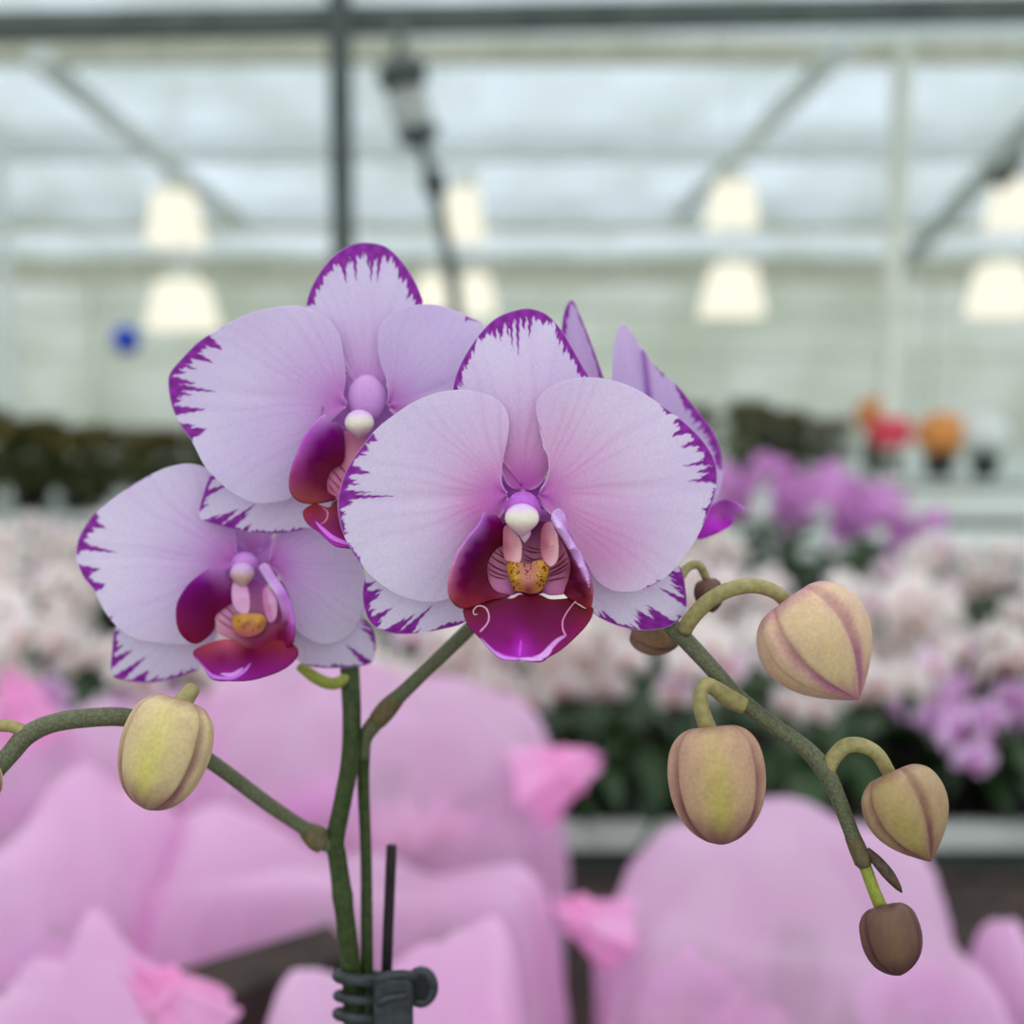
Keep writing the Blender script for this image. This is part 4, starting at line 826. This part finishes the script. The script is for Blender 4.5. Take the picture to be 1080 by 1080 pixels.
wrapped(395, 1.16, 430, 690, 'pink wrapped bunch behind the green stem, its tail flaring towards the dark gap', 1, depth=0.15, lump=0.05, knot=((560, 830), (626, 802), 1.02, 0.050), nin=9, sq=8)
wrapped(365, 0.88, 480, 856, 'pink wrapped bunch right behind the dark stake and clip', 2, depth=0.11, lump=0.05, nin=6, sq=8)
wrapped(50, 0.86, 270, 826, 'pink wrapped bunch below the yellow-green bud, domed, at the photo edge', 3, depth=0.12, lump=0.06, nin=4, sq=6)
wrapped(838, 0.86, 452, 880, 'pink wrapped bunch under the hanging buds, tied at its side', 4, depth=0.13, lump=0.05, knot=((648, 985), (588, 955), 0.80, 0.034), nin=12, sq=14, lean=0.05)
wrapped(75, 1.20, 330, 712, 'pink wrapped bunch beneath the lowest blossom, farther back at the photo edge', 5, depth=0.14, lump=0.06, knot=((35, 775), (10, 712), 1.05, 0.045), nin=9, sq=8)
wrapped(75, 0.62, 290, 972, 'pink wrapped bunch in the bottom corner with a hot pink ruffle', 6, depth=0.08, lump=0.06, knot=((215, 1085), (140, 1022), 0.54, 0.028), nin=4, sq=8)
wrapped(410, 0.595, 330, 1003, 'pink wrapped bunch lowest in the photo, behind the clip', 7, depth=0.05, lump=0.04, nin=3, sq=10, lean=0.10)
p0, p1 = W(180, 1046, 0.655), W(362, 984, 0.725); ax = p1-p0; ax[2] = 0; ax /= np.linalg.norm(ax); nn = np.array([-ax[1], ax[0], 0])*0.022
pb = thing('dark_gap_box', ((p0+p1)/2*[1, 1, 0])+[0, 0, BENCH_Z], 'dark brown box added as the dark gap between the pink wrapped bunches', 'gap box')  # added box, its dark colour stands for the gap between the bunches
def slab(nm, w, z0, z1):
    V = [q+nn*k*w+[0, 0, z-q[2]] for z in (z0, z1) for q, k in ((p0, -1), (p1, -1), (p1, 1), (p0, 1))]
    MB().add(V, [(3,2,1,0),(4,5,6,7),(0,1,5,4),(1,2,6,5),(2,3,7,6),(3,0,4,7)]).build(nm, M['mat'], pb)
slab('box', 1.0, BENCH_Z, p0[2]-0.012); slab('rim', 1.15, p0[2]-0.012, p0[2])
wrapped(1140, 0.84, 180, 985, 'pink wrapped bunch cut by the photo edge, beyond the dark slit', 8, depth=0.1, lump=0.06, nin=3)

# ================================================================== GREENHOUSE SHELL
Z0 = CAM[2]
struct(MB().box((-15, -4, -0.1), (15, 26, 0)).build('floor', M['floor']))
GH = 3.2+Z0; XL, XR = -14.5, 14.5
yb = 24.0
# back wall: glazed rows between mullions
mb = MB().box((XL, yb, 0), (XR, yb+0.03, GH)); wl = struct(mb.build('wall_back', M['wallglass']))
for x in np.arange(XL, XR+0.1, 4.84): MB().box((x-0.04, yb-0.10, 0), (x+0.04, yb, GH)).build('mullion', M['cream'], wl)
for z in (1.0, 2.6, 3.6): MB().box((XL, yb-0.08, z-0.05), (XR, yb, z+0.05)).build('rail', M['cream'], wl)
for nm, x in (('wall_left', XL-0.03), ('wall_right', XR)): struct(MB().box((x, -4, 0), (x+0.03, 24.0, GH)).build(nm, M['wallglass']))
# roof bays
def bay(y0, y1, ridge, n):
    ym = (y0+y1)/2; t = 0.02
    c = MB()
    c.add([(XL,y0,GH),(XR,y0,GH),(XR,ym,GH+ridge),(XL,ym,GH+ridge),(XL,y0,GH+t),(XR,y0,GH+t),(XR,ym,GH+ridge+t),(XL,ym,GH+ridge+t)], [(0,1,2,3),(7,6,5,4),(0,4,5,1),(2,6,7,3)])
    c.add([(XL,ym,GH+ridge),(XR,ym,GH+ridge),(XR,y1,GH),(XL,y1,GH),(XL,ym,GH+ridge+t),(XR,ym,GH+ridge+t),(XR,y1,GH+t),(XL,y1,GH+t)], [(0,1,2,3),(7,6,5,4),(0,4,5,1),(2,6,7,3)])
    return c
c1 = struct(bay(5.9, 9.6, 0.9, 0).build('ceiling', M['glass']))
struct(bay(9.6, 13.3, 0.9, 0).build('ceiling', M['glass'])); struct(bay(13.3, 18.6, 1.0, 0).build('ceiling', M['glass'])); struct(bay(18.6, 24.0, 1.0, 0).build('ceiling', M['glass']))
nt_ = [0]
def trim(mb, mat, smooth=False):
    nt_[0] += 1; return struct(mb.build('trim_%d' % nt_[0], M[mat], None, smooth))
for (y, h, m) in ((9.6, 0.20, 'beige'), (13.3, 0.16, 'greypipe'), (18.6, 0.16, 'beige'), (23.7, 0.75, 'beige')):
    trim(MB().box((XL, y-0.10, GH-h/2), (XR, y+0.10, GH+h/2)), m)
for y in (11.45, 15.95): trim(MB().tube([(XL, y, GH+0.9), (XR, y, GH+0.9)], 0.03), 'greypipe', True)
# long pipes running away under the gutters, brace on the right
trim(MB().tube([W(40, 62, 9.3), W(262, 240, 18.0)], 0.11, 12), 'greypipe', True)
trim(MB().tube([W(895, 44, 9.0), W(715, 226, 16.6)], 0.11, 12), 'greypipe', True)
trim(MB().tube([W(1110, 108, 8.0), W(948, 283, 12.5)], 0.10, 12), 'brace', True)
# slim cream column on the right, dark column and beam near
c = W(950, 60, 9.4); trim(MB().box((c[0]-0.06, 9.3, 0), (c[0]+0.06, 9.42, GH)), 'cream')
c = W(3, 300, 12.0); trim(MB().box((c[0]-0.05, 12.0, 0), (c[0]+0.05, 12.1, GH)), 'greypipe')
cp = W(360, 130, 4.6); trim(MB().box((cp[0]-0.045, 4.55, 0), (cp[0]+0.045, 4.65, Z0+2.6)), 'steel')
l0, l1 = W(-80, 30, 4.55), W(1160, 8, 4.9)
mb = MB(); V = []
for q in (l0, l1):
    for dy, dz in ((-0.05,-0.05),(0.05,-0.05),(0.05,0.05),(-0.05,0.05)): V.append((q[0], q[1]+dy, q[2]+dz))
mb.add(V, [(0,1,2,3),(7,6,5,4),(0,4,5,1),(1,5,6,2),(2,6,7,3),(3,7,4,0)]); trim(mb, 'steel')

# ------------------------------------------------------------------ lamps
def lamp(px, py, Y, w, h, label):
    c = W(px, py, Y); k = Y/1080; w, h = w*k, h*k
    t = thing('grow_lamp', c, label, 'lamp', 'glowing greenhouse lamps')
    top = [(-.30, .5), (.30, .5)]; V = []
    for dy in (-w*0.35, w*0.35): V += [(c[0]-w*0.34, c[1]+dy*0.7, c[2]+h*0.35), (c[0]+w*0.34, c[1]+dy*0.7, c[2]+h*0.35), (c[0]+w*0.5, c[1]+dy, c[2]-h*0.5), (c[0]-w*0.5, c[1]+dy, c[2]-h*0.5)]
    MB().add(V, [(0,1,2,3),(7,6,5,4),(0,4,5,1),(1,5,6,2),(2,6,7,3),(3,7,4,0)]).build('reflector', M['bulb'], t)
    MB().box((c[0]-w*0.2, c[1]-w*0.15, c[2]+h*0.36), (c[0]+w*0.2, c[1]+w*0.15, c[2]+h*0.6)).build('ballast', M['cream'], t)
    MB().tube([(c[0], c[1], c[2]+h*0.6), (c[0], c[1], GH+0.1)], 0.008, 6).build('hanger', M['greypipe'], t)
for px, py, Y, w, h, lb in ((185, 226, 11.5, 52, 62, 'glowing lamp of the upper row, above the blue trap'), (193, 318, 9.0, 66, 56, 'glowing lamp of the lower row, above the blue trap'),
        (490, 222, 11.5, 44, 60, 'glowing lamp of the upper row, beside the hanging hose'), (455, 306, 9.0, 34, 40, 'small glowing lamp just over the upper blossom, before the hose'), (502, 308, 9.0, 42, 46, 'glowing lamp of the lower row just beyond the hose'),
        (772, 212, 11.5, 50, 52, 'glowing lamp of the upper row, above the buds on the right half'), (772, 303, 9.0, 62, 58, 'glowing lamp of the lower row, above the buds on the right half'),
        (1055, 302, 9.0, 58, 60, 'glowing lamp of the lower row, at the photo edge by the slanting brace'), (1066, 212, 11.5, 42, 56, 'glowing lamp of the upper row, at the photo edge under the brace')):
    lamp(px, py, Y, w, h, lb)
# ------------------------------------------------------------------ hanging hose, clamp, blue trap
hy = 4.3; hs = thing('hanging_hose', W(425, 40, hy), 'hanging hose drop with a clear bulb and dark couplings beside the dark column', 'hose')
def at(px, py): return W(px, py, hy)
MB().tube([at(420, 62), at(424, 78), at(428, 92)], [0.07, 0.11, 0.085], 14).build('bracket', M['metal_dark'], hs, True)
MB().tube([at(421, 22), at(421, 62)], 0.02, 10).build('hanger', M['metal_dark'], hs, True)
q = [at(423, 88), at(426, 100), at(432, 118), at(438, 134), at(441, 142)]
MB().tube(q, [0.05, 0.075, 0.085, 0.075, 0.05], 16).build('bulb', M['clear'], hs, True)
MB().tube([at(440, 138), at(443, 148)], [0.09, 0.08], 14).build('collar', M['metal_dark'], hs, True)
MB().tube([at(443, 146), at(452, 175), at(460, 205), at(470, 255), at(480, 310), at(486, 380), at(490, 520)], 0.026, 10).build('hose', M['metal_dark'], hs, True)
MB().tube([at(455, 182), at(458, 192), at(460, 204)], [0.045, 0.055, 0.045], 12).build('coupling', M['metal_dark'], hs, True)
cc = W(1055, 178, 9.3); tag(MB().tube([cc+[-.10, -.16, -.16], cc+[.0, -.16, 0.0], cc+[.06, -.16, .14]], [0.09, 0.12, 0.08], 12).build('pipe_clamp', M['black'], None, True), 'black clamp on the slanting brace at the right', 'clamp')
cb = W(133, 357, 6.0); tb = thing('hanging_trap', cb, 'small blue trap hanging in front of the pale wall', 'trap')
MB().lathe([(0.0,-.085),(0.055,-.08),(0.078,-.03),(0.075,0.03),(0.045,0.07),(0.0,0.075)], cb, 16).build('trap_body', M['blue'], tb, True)
MB().tube([cb+[0, 0, .07], cb+[0, 0, 3.0]], 0.003, 6).build('string', M['greypipe'], tb)

# ================================================================== LIGHT: bright overcast sky
w = bpy.data.worlds.new('sky'); SC.world = w; w.use_nodes = True; nt = w.node_tree; nt.nodes.clear()
tc = N(nt, 'ShaderNodeTexCoord'); sx = N(nt, 'ShaderNodeSeparateXYZ'); nt.links.new(tc.outputs['Generated'], sx.inputs[0])
cr = N(nt, 'ShaderNodeValToRGB'); e = cr.color_ramp.elements
e[0].position = 0.0; e[0].color = (0.30, 0.31, 0.29, 1); e[1].position = 1.0; e[1].color = (1.0, 1.0, 1.0, 1)
for p_, c_ in ((0.48, (0.40, 0.41, 0.38)), (0.52, (0.79, 0.79, 0.74)), (0.62, (0.85, 0.89, 0.94))):
    n = e.new(p_); n.color = (*c_, 1)
mr = N(nt, 'ShaderNodeMapRange'); mr.inputs[1].default_value = -1; nt.links.new(sx.outputs['Z'], mr.inputs[0]); nt.links.new(mr.outputs[0], cr.inputs['Fac'])
no = N(nt, 'ShaderNodeTexNoise', Scale=5.0, Detail=4.0); nt.links.new(tc.outputs['Generated'], no.inputs['Vector'])
c2 = N(nt, 'ShaderNodeValToRGB'); c2.color_ramp.elements[0].position = 0.4; c2.color_ramp.elements[1].position = 0.62
c2.color_ramp.elements[0].color = (0.86, 0.90, 0.90, 1); c2.color_ramp.elements[1].color = (1.0, 1.04, 1.1, 1)
nt.links.new(no.outputs['Fac'], c2.inputs['Fac'])
mx = N(nt, 'ShaderNodeMix', data_type='RGBA', blend_type='MULTIPLY'); mx.inputs[0].default_value = 1.0
nt.links.new(cr.outputs['Color'], mx.inputs[6]); nt.links.new(c2.outputs['Color'], mx.inputs[7])
bg = N(nt, 'ShaderNodeBackground', Strength=1.0); nt.links.new(mx.outputs[2], bg.inputs['Color'])
ow = N(nt, 'ShaderNodeOutputWorld'); nt.links.new(bg.outputs[0], ow.inputs['Surface'])
